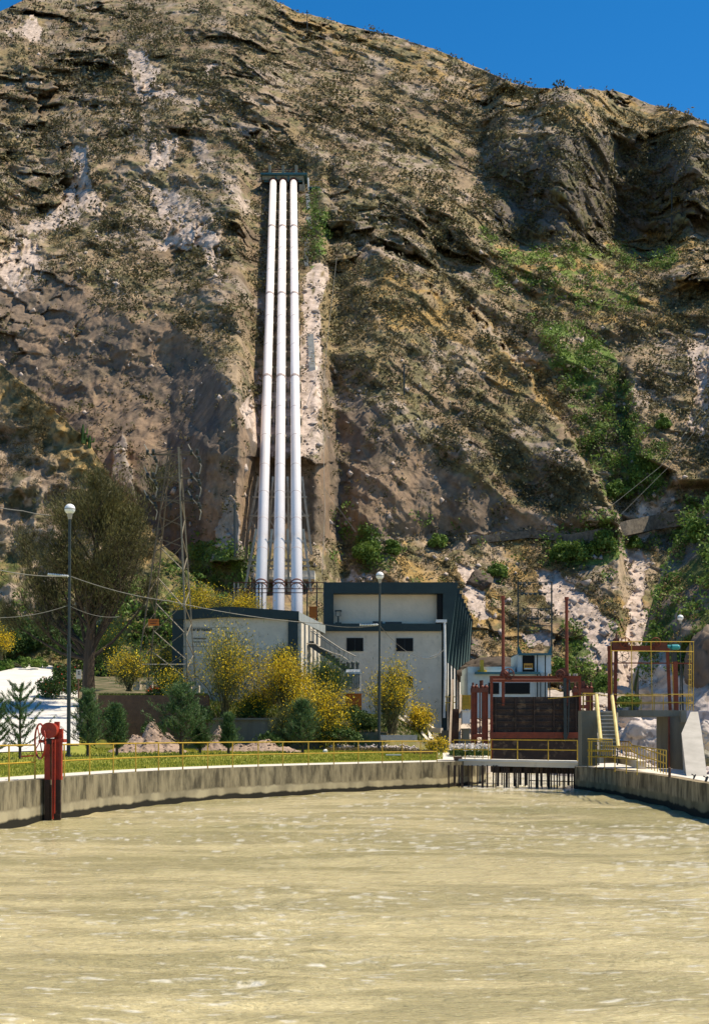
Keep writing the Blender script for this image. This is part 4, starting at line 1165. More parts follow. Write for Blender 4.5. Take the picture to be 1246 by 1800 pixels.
# ---- guardhouse block behind the gate
DG = 88.0
gh = thing('control_house', 'pale blue control house with teal roof edge and dark wide window behind the gate', 'building', P(890, 1260, DG))
mb = MB(); mb.pbox(822, 1182, 962, 1262, DG, 6); mb.pbox(822, 1172, 905, 1182, DG + 1, 5); mb.build('wall', mat('pale_blue_wall', (.50, .56, .54), (.40, .45, .43), 1.5, .8), gh)
mb = MB(); mb.pbox(835, 1181, 949, 1185, DG - .4, 1); mb.build('roof_edge', M_tealL, gh)
mb = MB(); mb.pbox(910, 1150, 968, 1184, DG + .3, 4); mb.build('upper_box', mat('pale_blue_wall2', (.54, .60, .60), (.44, .49, .49), 1.5, .8), gh)
mb = MB(); mb.pbox(911.5, 1148, 970, 1151.5, DG, 4.4); mb.build('upper_roof_edge', M_tealL, gh)
mb = MB(); mb.pbox(918, 1152.5, 939, 1180.5, DG + .24, .1); mb.build('doorway', M_glass, gh)
mb = MB(); mb.pbox(920, 1166, 936, 1177, DG + .18, .05); w = mb.build('notice', mat('notice_orange', (.62, .30, .05), None, 2, .7), gh); w['label'] = 'orange and white notice in the dark doorway'
mb = MB(); mb.pbox(921, 1174.5, 935, 1176.3, DG + .16, .01); mb.build('notice_band', M_white, w)
mb = MB()
for k in range(5): mb.pbox(922 + k * 2.6, 1169.5, 923.6 + k * 2.6, 1172.5, DG + .16, .01)
mb.build('notice_text', M_rustd, w)
for (a0, b0, a1, b1) in ((888, 1201, 930, 1219), (859, 1201, 876, 1219)):
    mb = MB(); mb.pbox(a0 - 1, b0 - 1, a1 + 1, b1 + 1, DG - .06, .08); w = mb.build('window', M_frame, gh)
    mb = MB(); mb.pbox(a0, b0, a1, b1, DG - .1, .03); mb.build('pane', M_glass, w)
mb = MB(); mb.pbox(943, 1150, 945, 1230, DG - .3, .1); mb.pbox(949, 1184, 950.5, 1262, DG - .3, .1); mb.pbox(957, 1152, 959, 1262, DG - .35, .1); mb.pbox(965, 1184, 966.5, 1262, DG - .3, .1); mb.build('conduit', M_dsteel, gh)
mb = MB(); mb.pbox(844, 1160, 850, 1178, DG + .5, .6); mb.cyl(P(847, 1178, DG + .8), P(847, 1182, DG + .8), .3); mb.build('vent', M_yel, gh)

# gantry
ga = thing('line_gantry', 'tall thin steel gantry frame with insulators standing on the control house', 'gantry', P(939, 1150, DG + 2))
for a in (910, 969):
    mb = MB(); mb.bar(P(a, 1023, DG + 2), P(a, 1152, DG + 2), .09); mb.build('post', M_dsteel, ga)
    mb = MB(); mb.prism([P(a - 1, 1150, DG + 1.9), P(a + (8 if a < 930 else -8), 1150, DG + 1.9), P(a, 1134, DG + 1.9)], (0, .1, 0)); mb.build('gusset', M_tealL, ga)
for (y, a, b) in ((1023.5, 909, 970), (1042.5, 910, 969), (1070, 917, 969), (1100, 910, 969), (1108, 924, 966)):
    mb = MB(); mb.bar(P(a, y, DG + 2), P(b, y, DG + 2), .05); mb.build('crossbar', M_dsteel, ga)
for a in (934, 945):
    mb = MB(); mb.bar(P(a, 1070, DG + 2), P(a, 1100, DG + 2), .05); mb.build('hanger', M_dsteel, ga)
for (y, lst) in ((1024, (914, 921, 930, 949, 959)), (1042, (917, 924, 932, 940, 949, 957)), (1085, (928, 934, 940, 945)), (1070, (921, 951, 960))):
    for a in lst:
        mb = MB(); mb.cyl(P(a, y + 4.5, DG + 1.9), P(a, y + .5, DG + 1.9), .05, 6); mb.sphere(P(a, y + 2, DG + 1.9), .13, 8, 5, (1, 1, .5)); mb.sphere(P(a, y + 3.6, DG + 1.9), .1, 8, 5, (1, 1, .5)); mb.build('insulator', M_dsteel, ga)

# ---- main sluice gate
DS = 64.0
sg = thing('main_sluice_gate', 'large dark raised sluice gate in a red frame with two tall screw rods', 'sluice gate', P(941, 1335, DS))
mb = MB(); mb.pbox(866, 1225, 1016, 1287, DS + .1, .25); mb.build('upper_leaf', M_darkwood, sg)
mb = MB(); mb.pbox(863, 1297, 1019, 1357, DS + .05, .3); mb.build('lower_leaf', M_darkwood, sg)
for k in range(5):
    mb = MB(); mb.pbox(866, 1236 + k * 10.5, 1016, 1237.3 + k * 10.5, DS + .02, .1); mb.build('leaf_rib', M_darkwood, sg)
for a in (870, 905, 938, 972, 1011):
    mb = MB(); mb.pbox(a, 1225, a + 2, 1287, DS + .0, .12); mb.build('leaf_stiffener', M_darkwood, sg)
mb = MB(); mb.pbox(862, 1287, 1019.5, 1297.5, DS - .06, .5); mb.build('lintel_beam', M_rust, sg)
mb = MB(); mb.pbox(862, 1189.5, 1021, 1198.5, DS - .1, .5); mb.pbox(862, 1188, 1021, 1189.5, DS - .16, .6); mb.build('top_beam', M_rust, sg)
mb = MB(); mb.pbox(866, 1193, 985, 1194.4, DS - .14, .04); mb.build('beam_flange', mat('pink_edge', (.55, .22, .14), None, 3, .6), sg)
for a in (862, 1017):
    mb = MB(); mb.pbox(a, 1198.5, a + 4, 1345, DS, .3); mb.build('side_post', M_rust, sg)
for (a, y0) in ((883.5, 1049), (995.2, 1051)):
    mb = MB(); mb.tube([P(a, y0, DS + .1), P(a + .6, 1240, DS + .1)], .075, 10); mb.build('screw_rod', M_rust, sg)
    mb = MB(); mb.cyl(P(a, y0 - 1.5, DS + .1), P(a, y0 + 3, DS + .1), .1, 10); mb.build('rod_cap', M_rust, sg)
for (a, wx_) in ((886, 893), (989, 984)):
    mb = MB(); mb.prism([P(a - 8, 1190, DS), P(a + 8, 1190, DS), P(a + 5, 1180, DS), P(a - 4, 1178, DS)], (0, .4, 0)); mb.sphere(P(a, 1185, DS + .1), .2, 12, 8); mb.build('gearbox', M_rust, sg)
    mb = MB(); mb.wheel(P(wx_, 1185, DS - .25), .26 if a < 900 else .2, 'Y', .03, 6); mb.build('handwheel', M_rustd, sg)
mb = MB(); mb.prism([P(978, 1188, DS - .1), P(1000, 1187, DS - .1), P(994, 1174, DS - .1), P(986, 1174, DS - .1)], (0, .35, 0)); mb.build('motor_bracket', M_rustd, sg)
mb = MB(); mb.bar(P(992, 1192, DS - .2), P(993, 1300, DS - .2), .14, .1); mb.bar(P(1000, 1195, DS - .2), P(998, 1290, DS - .2), .06); mb.prism([P(989, 1290, DS - .2), P(999, 1290, DS - .2), P(993, 1305, DS - .2)], (0, .1, 0)); mb.build('chain_guide', M_dsteel, sg)
mb = MB()
for a in (1000, 1008, 1012): mb.cyl(P(a, 1189, DS), P(a, 1184, DS), .06, 8)
mb.build('beam_bolt', M_steel, sg)

# ---- red gate frames at left and right of it
def small_gate(px0, px1, ytop, ybot, D, label, bh):
    t_ = thing('side_gate_frame', label, 'gate frame', P((px0 + px1) / 2, ybot, D), 'red gate frames')
    w = 9.0
    for a in (px0, px1 - w):
        mb = MB(); mb.pbox(a, ytop, a + w, ybot, D, .3); mb.pbox(a - .6, ytop, a + .8, ybot, D - .1, .5); mb.pbox(a + w - .8, ytop, a + w + .6, ybot, D - .1, .5); mb.build('post', M_rust, t_)
    mb = MB(); mb.pbox(px0 - 1, ytop - 2, px1 + 1, ytop + bh, D - .15, .6); mb.build('crosshead', M_rustd, t_)
    for a in (px0 + 2, px0 + 8, px1 - 10, px1 - 3):
        mb = MB(); mb.tube([P(a, ytop - 2, D), P(a, ytop - 20 * RNG.uniform(.35, 1), D)], .06, 8); mb.build('screw_rod', M_rustd, t_)
        mb = MB(); mb.sphere(P(a, ytop - 3, D), .12, 8, 6); mb.build('nut', M_rust, t_)
    mb = MB(); mb.pbox(px0 + 14, ytop - 15, px0 + 20, ytop, D + .1, .3); mb.build('gear_housing', M_rustd, t_)
    mb = MB(); mb.bar(P((px0 + px1) / 2, ytop, D), P((px0 + px1) / 2, ybot - 18, D), .07); mb.build('centre_rod', M_rustd, t_)
    mb = MB(); mb.pbox(px0, ybot - 23, px1 - w, ybot - 17, D - .12, .3); mb.build('lower_tie', M_rust, t_)
    return t_
small_gate(829, 857, 1211, 1313, 75, 'rusty red double post gate frame left of the main gate, beside the white flowers', 6)
small_gate(1008, 1041, 1212, 1262, 80, 'red gate frame half hidden behind the right post of the main gate', 5)

# yellow machine behind the steps
mb = MB(); mb.pbox(812, 1223, 828, 1246, 84, .8); mb.pbox(810, 1221.5, 829, 1223, 83.9, 1); mb.pbox(814, 1246, 816, 1262, 84.1, .1); mb.pbox(824, 1246, 826, 1262, 84.1, .1)
for y in (1229, 1234, 1239): mb.pbox(813, y, 827, y + .8, 83.93, .1)
tag(mb.build('yellow_grille_box', M_yel, org=P(820, 1262, 84)), 'yellow slatted box on legs between the red steps and the left red gate frame', 'equipment box')
mb = MB(); mb.pbox(812, 1250, 826, 1272, 80, 1.2); mb.pbox(811, 1248.5, 827, 1250, 79.9, 1.4); tag(mb.build('white_cabinet', M_white, org=P(819, 1272, 80)), 'bright white cabinet standing right of the red steps', 'cabinet')
mb = MB(); mb.pbox(813, 1282, 825, 1318, 78, 1); mb.pbox(812, 1280.5, 826, 1282, 77.9, 1.2); tag(mb.build('concrete_pillar', M_conc, org=P(819, 1318, 78)), 'grey concrete pillar below the white cabinet, right of the red steps', 'pillar')

# ---- red brown steps with tan strings
rs = thing('garden_steps', 'steep red brown steps between pale strings at the powerhouse corner', 'steps', P(800, 1315, 78))
for k in range(14):
    u = k / 13
    y = 1312 - 66 * u; D_ = 78 + 3.5 * u; x0 = 792.5 + 2.5 * u; x1 = 806.5 - .0 * u
    mb = MB(); mb.box(XX(x0, D_), XX(x1, D_), D_, D_ + .3, ZZ(y, D_) - .17, ZZ(y, D_)); mb.build('tread', M_brick, rs)
for (a0, a1) in ((790, 793), (807, 810)):
    mb = MB(); mb.bar(P(a0, 1315, 77.9), P(a1 + (2 if a0 < 800 else -.5), 1195 if a0 < 800 else 1222, 81.6), .12, .1); mb.build('string_rail', M_tan, rs)
mb = MB(); mb.bar(P(782, 1225, 84), P(800, 1225, 84), .05); mb.bar(P(782, 1235, 84), P(800, 1235, 84), .05); mb.bar(P(784, 1222, 84), P(784, 1250, 84), .05); mb.bar(P(796, 1222, 84), P(796, 1250, 84), .05); mb.build('landing_rail', M_yel, rs)

# ---- concrete ramp steps running down right to the lawn
cs = thing('bank_steps', 'concrete flight of steps with raised kerbs slanting down the planted bank to the lawn', 'steps', P(745, 1315, 76))
def lane(mb, pts, w, up, D0_, D1_):
    n = len(pts)
    for i in range(n - 1):
        a = pts[i]; b = pts[i + 1]
        u0 = i / (n - 1); u1 = (i + 1) / (n - 1)
        p = P(a[0], a[1], D0_ + (D1_ - D0_) * u0); q = P(b[0], b[1], D0_ + (D1_ - D0_) * u1)
        mb.bar(p, q, w, up)
mb = MB(); lane(mb, [(699, 1262), (722, 1288), (743, 1310), (756, 1325)], .22, .35, 83, 75); mb.build('left_kerb', M_stucco, cs)
mb = MB(); lane(mb, [(712, 1262), (738, 1288), (752, 1305)], .18, .3, 83, 76.5); mb.build('middle_kerb', M_stucco, cs)
mb = MB(); lane(mb, [(731, 1256), (752, 1277), (762, 1284), (776, 1284)], .18, .3, 84, 82); mb.build('right_kerb', M_cream, cs)
for k in range(16):
    u = k / 15; D_ = 82.6 - 7.4 * u; xa_ = 702 + 48 * u; y = 1264 + 59 * u
    mb = MB(); mb.box(XX(xa_ + 1, D_), XX(xa_ + 1, D_) + .55 + .25 * u, D_ - .25, D_ + .35, ZZ(y, D_) - .25, ZZ(y, D_)); mb.build('tread', M_path, cs)
mb = MB(); mb.prism([P(752, 1283, 80), P(762, 1296, 79), P(777, 1322, 75.5), P(757, 1322, 75.2)], (0, 0, -.4)); mb.build('apron', M_path, cs)
# ================================================================== railings, bridge, hoist platform, lamps, pylon
def railing(label, pts, h, lv, name='railing', rp=.024, rr=.024, m=None, group='yellow railings', skip_top=None, flat=False):
    """pts: 3D foot points of the posts"""
    m = m or M_yel
    t_ = thing(name, label, 'railing', pts[0], group)
    for p in pts:
        mb = MB(); p = Vector(p); mb.tube([p, p + Vector((0, 0, h))], rp, 6); mb.build('post', m, t_)
    for u in lv:
        mb = MB(); mb.tube([Vector(p) + Vector((0, 0, h * u)) for p in pts], rr, 6); mb.build('rail', m, t_)
    return t_
def wp(px, off=.16, z=.012):
    d = Dw(px); e = 2.0
    a = Vector((XX(px - e, Dw(px - e)), Dw(px - e))); b = Vector((XX(px + e, Dw(px + e)), Dw(px + e)))
    n = Vector((-(b - a).y, (b - a).x)).normalized()
    q = Vector((XX(px, d), d)) + n * off
    return Vector((q.x, q.y, z))
railing('long yellow pipe railing with two rails along the curved left channel wall',
        [wp(p) for p in (-95, -30, 27, 72)], .92, (1.0, .5))
railing('long yellow pipe railing running from the red hand gate to the bridge along the lawn',
        [wp(p) for p in (108, 123, 167, 208, 247, 286.5, 328.6, 372, 415.5, 460, 503, 547.7, 592, 635, 677, 712, 744, 773)], .92, (1.0, .5))
# bridge slab in front of the gate
DBr = 60.0
br = thing('footbridge', 'low concrete footbridge slab in front of the main gate, above the hanging bars', 'bridge', P(920, 1340, DBr))
mb = MB()
a0 = Vector((XX(800, 62.2), 62.2, .02)); a1 = Vector((XX(1046, 58.0), 58.0, -.02))
mb.prism([a0, a1, a1 + Vector((.15, 1.3, 0)), a0 + Vector((.15, 1.3, 0))], (0, 0, .1)); mb.build('deck', M_path, br)
mb = MB(); mb.prism([a0 + Vector((0, .08, -.2)), a1 + Vector((0, .08, -.2)), a1 + Vector((.1, 1.2, -.2)), a0 + Vector((.1, 1.2, -.2))], (0, 0, .2)); mb.build('edge_beam', M_stucco, br)
mb = MB(); mb.prism([Vector((XX(866, 61.5), 61.4, -.5)), Vector((XX(1012, 59.6), 59.6, -.5)), Vector((XX(1012, 59.6), 60.0, -.5)), Vector((XX(866, 61.5), 61.8, -.5))], (0, 0, .3)); mb.build('lower_beam', M_darkwood, br)
def bp_(px, off=.12):
    u = (px - 800) / 246.0; q = a0.lerp(a1, u); 
    return Vector((XX(px, q.y + off), q.y + off, q.z + .1))
railing('yellow railing with wide bays on the footbridge in front of the main gate', [bp_(p) for p in (862, 909, 963, 1014)], .88, (1.0, .52))
railing('short yellow railing beside the white flowers at the left end of the footbridge', [bp_(p, .3) for p in (797, 817, 834, 848, 858)], .85, (1.0, .5), rp=.018)
mb = MB(); mb.pbox(799, 1330.5, 812, 1337, 62.1, .6); tag(mb.build('timber_block', M_brick, org=P(805, 1337, 62.1)), 'short brown timber block lying at the left tip of the footbridge', 'block')
# hanging bars
rk_ = thing('trash_rack', 'row of dark dripping bars hanging below the footbridge into white water', 'trash rack', P(900, 1345, 60.6))
rb_ = random.Random(12)
xs_ = [788, 799, 806, 812, 823, 829, 839, 848, 856] + [867 + 3.9 * k + rb_.uniform(-1.2, 1.2) for k in range(0, 38) if k % 5 != 3]
for x in xs_:
    d_ = 61.9 - (x - 800) / 246 * 2.4 if x > 800 else 61.5
    w = rb_.choice([.6, .8, .8, 1.1, 1.7]); yb = 1388 + rb_.uniform(-8, 2); yt = 1356 if x > 864 else 1352 + rb_.uniform(-3, 4)
    dd_ = d_ - (1.2 if x < 864 else 0.2)
    mb = MB(); mb.bar(P(x, min(yt, 1345), dd_), P(x + rb_.uniform(-.6, .6), yb, dd_), .055 * w + .01, .06)
    mb.build('bar', M_darkwood, rk_)
mb = MB(); mb.bar(P(930, 1372, 61.3), P(1010, 1374, 60.0), .04); mb.build('carrier', M_darkwood, rk_)

# ---- hand operated gate at the near left wall
hg = thing('hand_gate_lift', 'bright red hand gate lift with big wheel standing on the left channel wall', 'gate lift', P(88, 1371, 37.0))
DH = 36.9
mb = MB(); mb.pbox(78.5, 1308, 88.5, 1371, DH - .12, .22); mb.build('left_column', M_red, hg)
mb = MB(); mb.pbox(93, 1300, 107, 1371, DH - .1, .28); mb.pbox(91.5, 1300, 94, 1440, DH - .16, .1); mb.pbox(105, 1298, 108.5, 1371, DH - .16, .12); mb.build('right_column', M_red, hg)
mb = MB(); mb.pbox(79, 1371, 88, 1443, DH - .14, .14); mb.pbox(94, 1371, 106.5, 1443, DH - .14, .14); mb.pbox(88, 1380, 90, 1443, DH - .1, .1); mb.build('lower_guide', M_darkwood, hg)
mb = MB(); mb.cyl(P(93, 1300, DH - .22), P(93.5, 1440, DH - .22), .025, 6); mb.cyl(P(97.5, 1300, DH - .22), P(96.5, 1430, DH - .22), .02, 6); mb.build('lift_rod', M_red, hg)
mb = MB(); c_ = P(88.5, 1284, DH - .25); mb.tube([c_ + Vector((0, -.14, 0)), c_ + Vector((0, .22, 0))], .205, 24); mb.tube([c_ + Vector((0, -.17, 0)), c_ + Vector((0, -.13, 0))], .215, 24); mb.sphere(c_ + Vector((0, -.15, 0)), .09, 12, 8, (1, .4, 1)); mb.build('gear_case', M_red, hg, smooth=False)
mb = MB(); mb.pbox(77, 1298, 94, 1308, DH - .2, .4); mb.build('gear_bracket', M_darkwood, hg)
mb = MB(); mb.pbox(96, 1268.5, 104, 1300, DH - .05, .14); mb.pbox(103, 1281, 110, 1300, DH - .08, .16); mb.pbox(104, 1287, 108, 1290, DH - .12, .2); mb.build('top_post', M_red, hg)
mb = MB(); mb.pbox(90, 1299, 112.5, 1305, DH - .15, .4); mb.build('yoke', M_red, hg)
wc_ = P(71, 1303, DH - .1)
mb = MB()
ring = []
for i in range(29):
    t = 2 * pi * i / 28; ring.append(wc_ + Vector((cos(t) * .46 * .5, cos(t) * .46 * -.86, sin(t) * .47)))
mb.tube(ring, .026, 8)
for k in range(4):
    t = 2 * pi * k / 4 + .5; mb.tube([wc_, wc_ + Vector((cos(t) * .46 * .5, cos(t) * .46 * -.86, sin(t) * .47))], .016, 6)
mb.tube([wc_ + Vector((-.03, 0, 0)), P(82, 1303, DH - .15)], .04, 8)
mb.build('handwheel', M_red, hg, smooth=True)
mb = MB(); mb.cyl(P(38.5, 1329.5, DH), P(66, 1328, DH - .1), .022, 6); mb.build('crank_handle', M_red, hg)

# ---- hoist platform at the right
DP = 55.0
hp = thing('hoist_platform', 'concrete platform on a dark pier carrying the rusty hoist frame', 'platform', P(1110, 1350, DP))
mb = MB(); mb.pbox(1079, 1248.5, 1204, 1259.5, DP, 2.6); mb.build('deck', M_darkconc, hp)
mb = MB(); mb.pbox(1022, 1249, 1049.5, 1346, DP - .3, .9); mb.build('left_block', M_darkconc, hp)
mb = MB(); mb.pbox(1176, 1259.5, 1205, 1420, DP + .05, 2.4); mb.build('pier', M_darkconc, hp)
mb = MB(); mb.pbox(1174, 1259.5, 1177, 1370, DP - .1, .1); mb.build('pier_rail', M_rustd, hp)
mb = MB(); mb.pbox(1196, 1250, 1206, 1270, DP - .12, .5); mb.build('pier_cap', M_conc, hp)
def btp(x, y):
    D_ = (44.5 + 4.3 * 1.4) / (1 - 4.3 * (HY - y) / F); return P(x, y, D_)
tops = [btp(1213, 1251), btp(1226, 1251), btp(1232, 1285), btp(1243, 1373), btp(1206, 1366), btp(1197, 1289)]
n0 = len(tops); mb = MB()
mb.add(tops + [Vector((q.x + .25, q.y + .3, -2.4)) for q in tops], [tuple(range(n0 - 1, -1, -1))] + [(i, (i + 1) % n0, n0 + (i + 1) % n0, n0 + i) for i in range(n0)])
tag(mb.build('buttress_wall', mat('light_concrete', (.46, .42, .36), (.34, .31, .26), 1.2, .85, bump=.3, streak=True), org=P(1215, 1360, 50)), 'pale sloping concrete buttress in full sun at the right edge of the platform', 'buttress')
# stairs
hs_ = thing('platform_stairs', 'concrete stairs with thick pale yellow handrails climbing to the hoist platform', 'stairs', P(1068, 1320, 52))
for k in range(11):
    u = k / 10; y = 1318 - 66 * u; D_ = 52 + 2.9 * u
    mb = MB(); mb.box(XX(1053, D_), XX(1082, D_), D_, D_ + .35 if k < 10 else D_ + .6, ZZ(y, D_) - .2, ZZ(y, D_)); mb.build('step', M_stucco if k % 1 else M_conc, hs_)
    mb = MB(); mb.box(XX(1053, D_), XX(1082, D_), D_ - .02, D_ + .1, ZZ(y, D_), ZZ(y, D_) + .03); mb.build('lit_edge', M_path, hs_)  # pale strip paints a sunlit edge onto each step
mb = MB(); mb.prism([P(1050, 1345, 51.9), P(1050, 1320, 51.9), P(1050, 1250, 55), P(1050, 1345, 55)], (.06, 0, 0)); mb.prism([P(1083, 1345, 51.9), P(1083, 1320, 51.9), P(1083, 1250, 55), P(1083, 1345, 55)], (.06, 0, 0)); mb.build('cheek_wall', M_darkconc, hs_)
for (x0, y0, x1, y1) in ((1047.5, 1221, 1055, 1300), (1075, 1223, 1086, 1313)):
    mb = MB(); mb.tube([P(x1, y1, 52), P(x0, y0, 55), P(x0 + .2, y0 + 8, 55.1)], .07, 8); mb.build('handrail', mat('pale_yellow_paint', (.72, .55, .22), (.60, .44, .14), 4, .5), hs_)
# hoist frame
hf = thing('gate_hoist', 'rusty red hoist frame with small spoked wheels on top of the concrete platform', 'hoist', P(1125, 1249, DP + 1))
DF = DP + .4
for (xt_, xb_, dd_, w) in ((1071.5, 1071.5, 0, .17), (1082, 1080, 1.2, .13), (1172, 1177, 1.2, .12), (1186, 1188, 0, .16)):
    mb = MB(); yt = 1140 if xt_ < 1180 else 1163; mb.bar(P(xt_, yt, DF + dd_), P(xb_, 1249, DF + dd_), w, w); mb.build('post', M_rust, hf)
mb = MB(); mb.pbox(1068, 1135, 1176, 1143.5, DF - .05, .2); mb.build('top_beam', M_rust, hf)
mb = MB(); mb.pbox(1068, 1136, 1176, 1140, DF + 1.2, .15); mb.build('rear_beam', M_rust, hf)
mb = MB(); mb.pbox(1077, 1128, 1104, 1141, DF - .12, .6); mb.cyl(P(1082.5, 1114, DF), P(1082.5, 1128, DF), .035, 8); mb.pbox(1079, 1122, 1088, 1128, DF, .3); mb.build('left_gear_case', M_rustd, hf)
mb = MB(); mb.pbox(1150, 1129, 1172, 1142, DF - .12, .6); mb.build('right_gear_case', M_rustd, hf)
for (x, y, r) in ((1098.5, 1129.5, .2), (1152, 1129, .19)):
    mb = MB(); mb.wheel(P(x, y, DF - .2), r, 'Y', .022, 5); mb.build('spoked_wheel', M_rust, hf)
mb = MB(); mb.wheel(P(1093, 1152, DF + .5), .27, 'Y', .014, 7); mb.build('thin_wheel', M_dsteel, hf)
mb = MB(); mb.tube([P(1172, 1137, DF), P(1180, 1137, DF)], .08, 10); mb.tube([P(1180, 1137.5, DF - .1), P(1190, 1137.5, DF - .1)], .11, 14); mb.sphere(P(1190, 1137.5, DF - .1), .11, 12, 8); mb.build('motor', mat('teal_motor', (.03, .28, .30), (.02, .2, .22), 4, .4), hf)
mb = MB(); mb.pbox(1181, 1146, 1189, 1163, DF - .05, .25); mb.build('control_box', M_dsteel, hf)
mb = MB(); mb.bar(P(1066, 1165.3, DF - .02), P(1216, 1166, DF - .02), .05); mb.build('middle_tie', M_rust, hf)
mb = MB(); mb.bar(P(1197, 1166, DF + .3), P(1199.5, 1249, DF + .3), .06); mb.build('dark_post', M_dsteel, hf)
# yellow cage and rails on the platform
yc = thing('platform_cage', 'yellow pipe cage and guard rails around the hoist frame', 'railing', P(1140, 1249, DP))
for (x0, x1, y0, dd_) in ((1073, 1075, 1128, .1), (1109, 1110.5, 1128, .15), (1143, 1146, 1128, .15), (1212, 1209, 1130, .2), (1214.5, 1213, 1134, 1.6), (1218, 1217.5, 1128, 1.8), (1180, 1184, 1144, .9), (1126, 1126, 1222, 1.9), (1149, 1149, 1222, 1.9), (1165, 1165, 1222, 2), (1206, 1206, 1222, 2)):
    mb = MB(); mb.tube([P(x0, y0, DP + dd_), P(x1, 1249, DP + dd_)], .018, 6); mb.build('post', M_yel, yc)
for (x0, y0, x1, y1, dd_) in ((1075, 1128, 1219, 1128, .1), (1072, 1144, 1218, 1145.5, .12), (1079, 1220.5, 1217, 1220.5, .1), (1079, 1223, 1217, 1223.5, 1.9), (1079, 1234.5, 1217, 1234.5, .1), (1079, 1237, 1217, 1237, 1.9)):
    mb = MB(); mb.tube([P(x0, y0, DP + dd_), P(x1, y1, DP + dd_)], .02, 6); mb.build('rail', M_yel, yc)
mb = MB(); mb.tube([P(1212, 1128, DP + .2), P(1215, 1128, DP + 1.8)], .018, 6); mb.tube([P(1212, 1145, DP + .2), P(1215, 1145, DP + 1.8)], .018, 6); mb.tube([P(1212, 1220, DP + .2), P(1215, 1222, DP + 1.8)], .018, 6); mb.build('side_rail', M_yel, yc)
for k in range(11):
    mb = MB(); y = 1150 + k * 9; mb.tube([P(1208, y, DP + .6), P(1214, y, DP + .6)], .012, 5); mb.build('ladder_rung', M_yel, yc)
railing('yellow rail between the main gate and the platform stairs, up on the left block', [P(x, 1249, 56) for x in (1024, 1037, 1046)] , .7, (1, .55), rp=.02)
mb = MB(); mb.tube([P(963, 1228, 62), P(1002, 1224.5, 60), P(1049, 1220.5, 56.3), P(1070, 1224, 56.3)], .022, 6)
tag(mb.build('long_pipe_rail', M_yel, org=P(1000, 1225, 60)), 'single yellow pipe rail stretching from the main gate to the platform', 'railing')
# lower railings
rz = -.14
def RW(px, y, z=rz):
    d = (CZ - z) * F / (y - HY); return Vector((XX(px, d), d, z))
railing('curved yellow railing along the right channel wall beside the footbridge', [RW(1016, 1347), RW(1032, 1348), RW(1047, 1351), RW(1062, 1353.5), RW(1080, 1357), RW(1100, 1359.5), RW(1119, 1362.5)], .93, (1, .56), rp=.02)
fr = thing('baluster_fence', 'yellow fence of close upright balusters beside the rocks at the right path', 'railing', RW(1130, 1350), 'yellow railings')
ft = [(1089, 1303, 1331), (1107, 1303.5, 1333), (1110, 1310, 1340), (1140, 1315, 1352), (1170, 1319, 1361.5)]
Dn = 47.0
def fpt(x, k):
    a = np.interp(x, [q[0] for q in ft], [q[k] for q in ft]); return float(a)
for x in np.arange(1089, 1171, 5.06):
    d_ = float(np.interp(x, [1089, 1170], [54, 46.6]))
    mb = MB(); mb.tube([P(x, fpt(x, 1), d_), P(x, fpt(x, 2), d_)], .016, 5); mb.build('baluster', M_yel, fr)
for k, off in ((1, 0), (2, -19), (2, -33)):
    mb = MB(); pts = []
    for x in np.arange(1089, 1172, 5.4):
        d_ = float(np.interp(x, [1089, 1170], [54, 46.6])); y = fpt(x, k) + off
        pts.append(P(x, max(y, fpt(x, 1)), d_))
    mb.tube(pts, .022, 6); mb.build('rail', M_yel, fr)
f2 = thing('barred_barrier', 'small yellow barred gate panel at the foot of the platform stairs', 'railing', P(1055, 1333, 50.5), 'yellow railings')
for x in (1035, 1039, 1054, 1059, 1063, 1067, 1071, 1075):
    mb = MB(); mb.tube([P(x, 1302, 50.5), P(x, 1346 if x < 1045 else 1331, 50.5)], .03 if x < 1045 else .014, 5); mb.build('bar', M_yel, f2)
for y in (1299, 1302.5, 1318, 1320, 1330):
    mb = MB(); mb.tube([P(1032, y, 50.5), P(1076, y + .8, 50.5)], .02, 5); mb.build('rail', M_yel, f2)
# curb and small fittings on the right path
mb = MB(); pts = [(1030, 1336), (1060, 1335), (1085, 1334.5), (1108, 1338), (1128, 1345)]
lane(mb, pts, .3, .3, 58, 51); tag(mb.build('path_kerb', M_stucco, org=P(1080, 1340, 54)), 'low curved concrete kerb behind the curved yellow railing', 'kerb')
for (x, y0, y1, l) in ((1176, 1352, 1367, 'short rusty bollard standing on the right path'),):
    mb = MB(); q = RW(x, y1); mb.cyl(q, q + Vector((0, 0, .28)), .045, 8); mb.sphere(q + Vector((0, 0, .28)), .05, 8, 6); tag(mb.build('bollard', M_brick, org=q), l, 'bollard')
for (x, y, l) in ((1218, 1370, 'small bent steel hook on the path below the buttress'), (1239, 1374, 'thicker dark steel cleat on the path at the right edge')):
    q = RW(x, y); mb = MB(); mb.tube([q, q + Vector((.02, 0, .12)), q + Vector((-.06, 0, .16))], .02, 6); mb.tube([q, q + Vector((.07, 0, .15))], .02 if x < 1230 else .035, 6); tag(mb.build('mooring_hook', M_dsteel, org=q), l, 'hook')

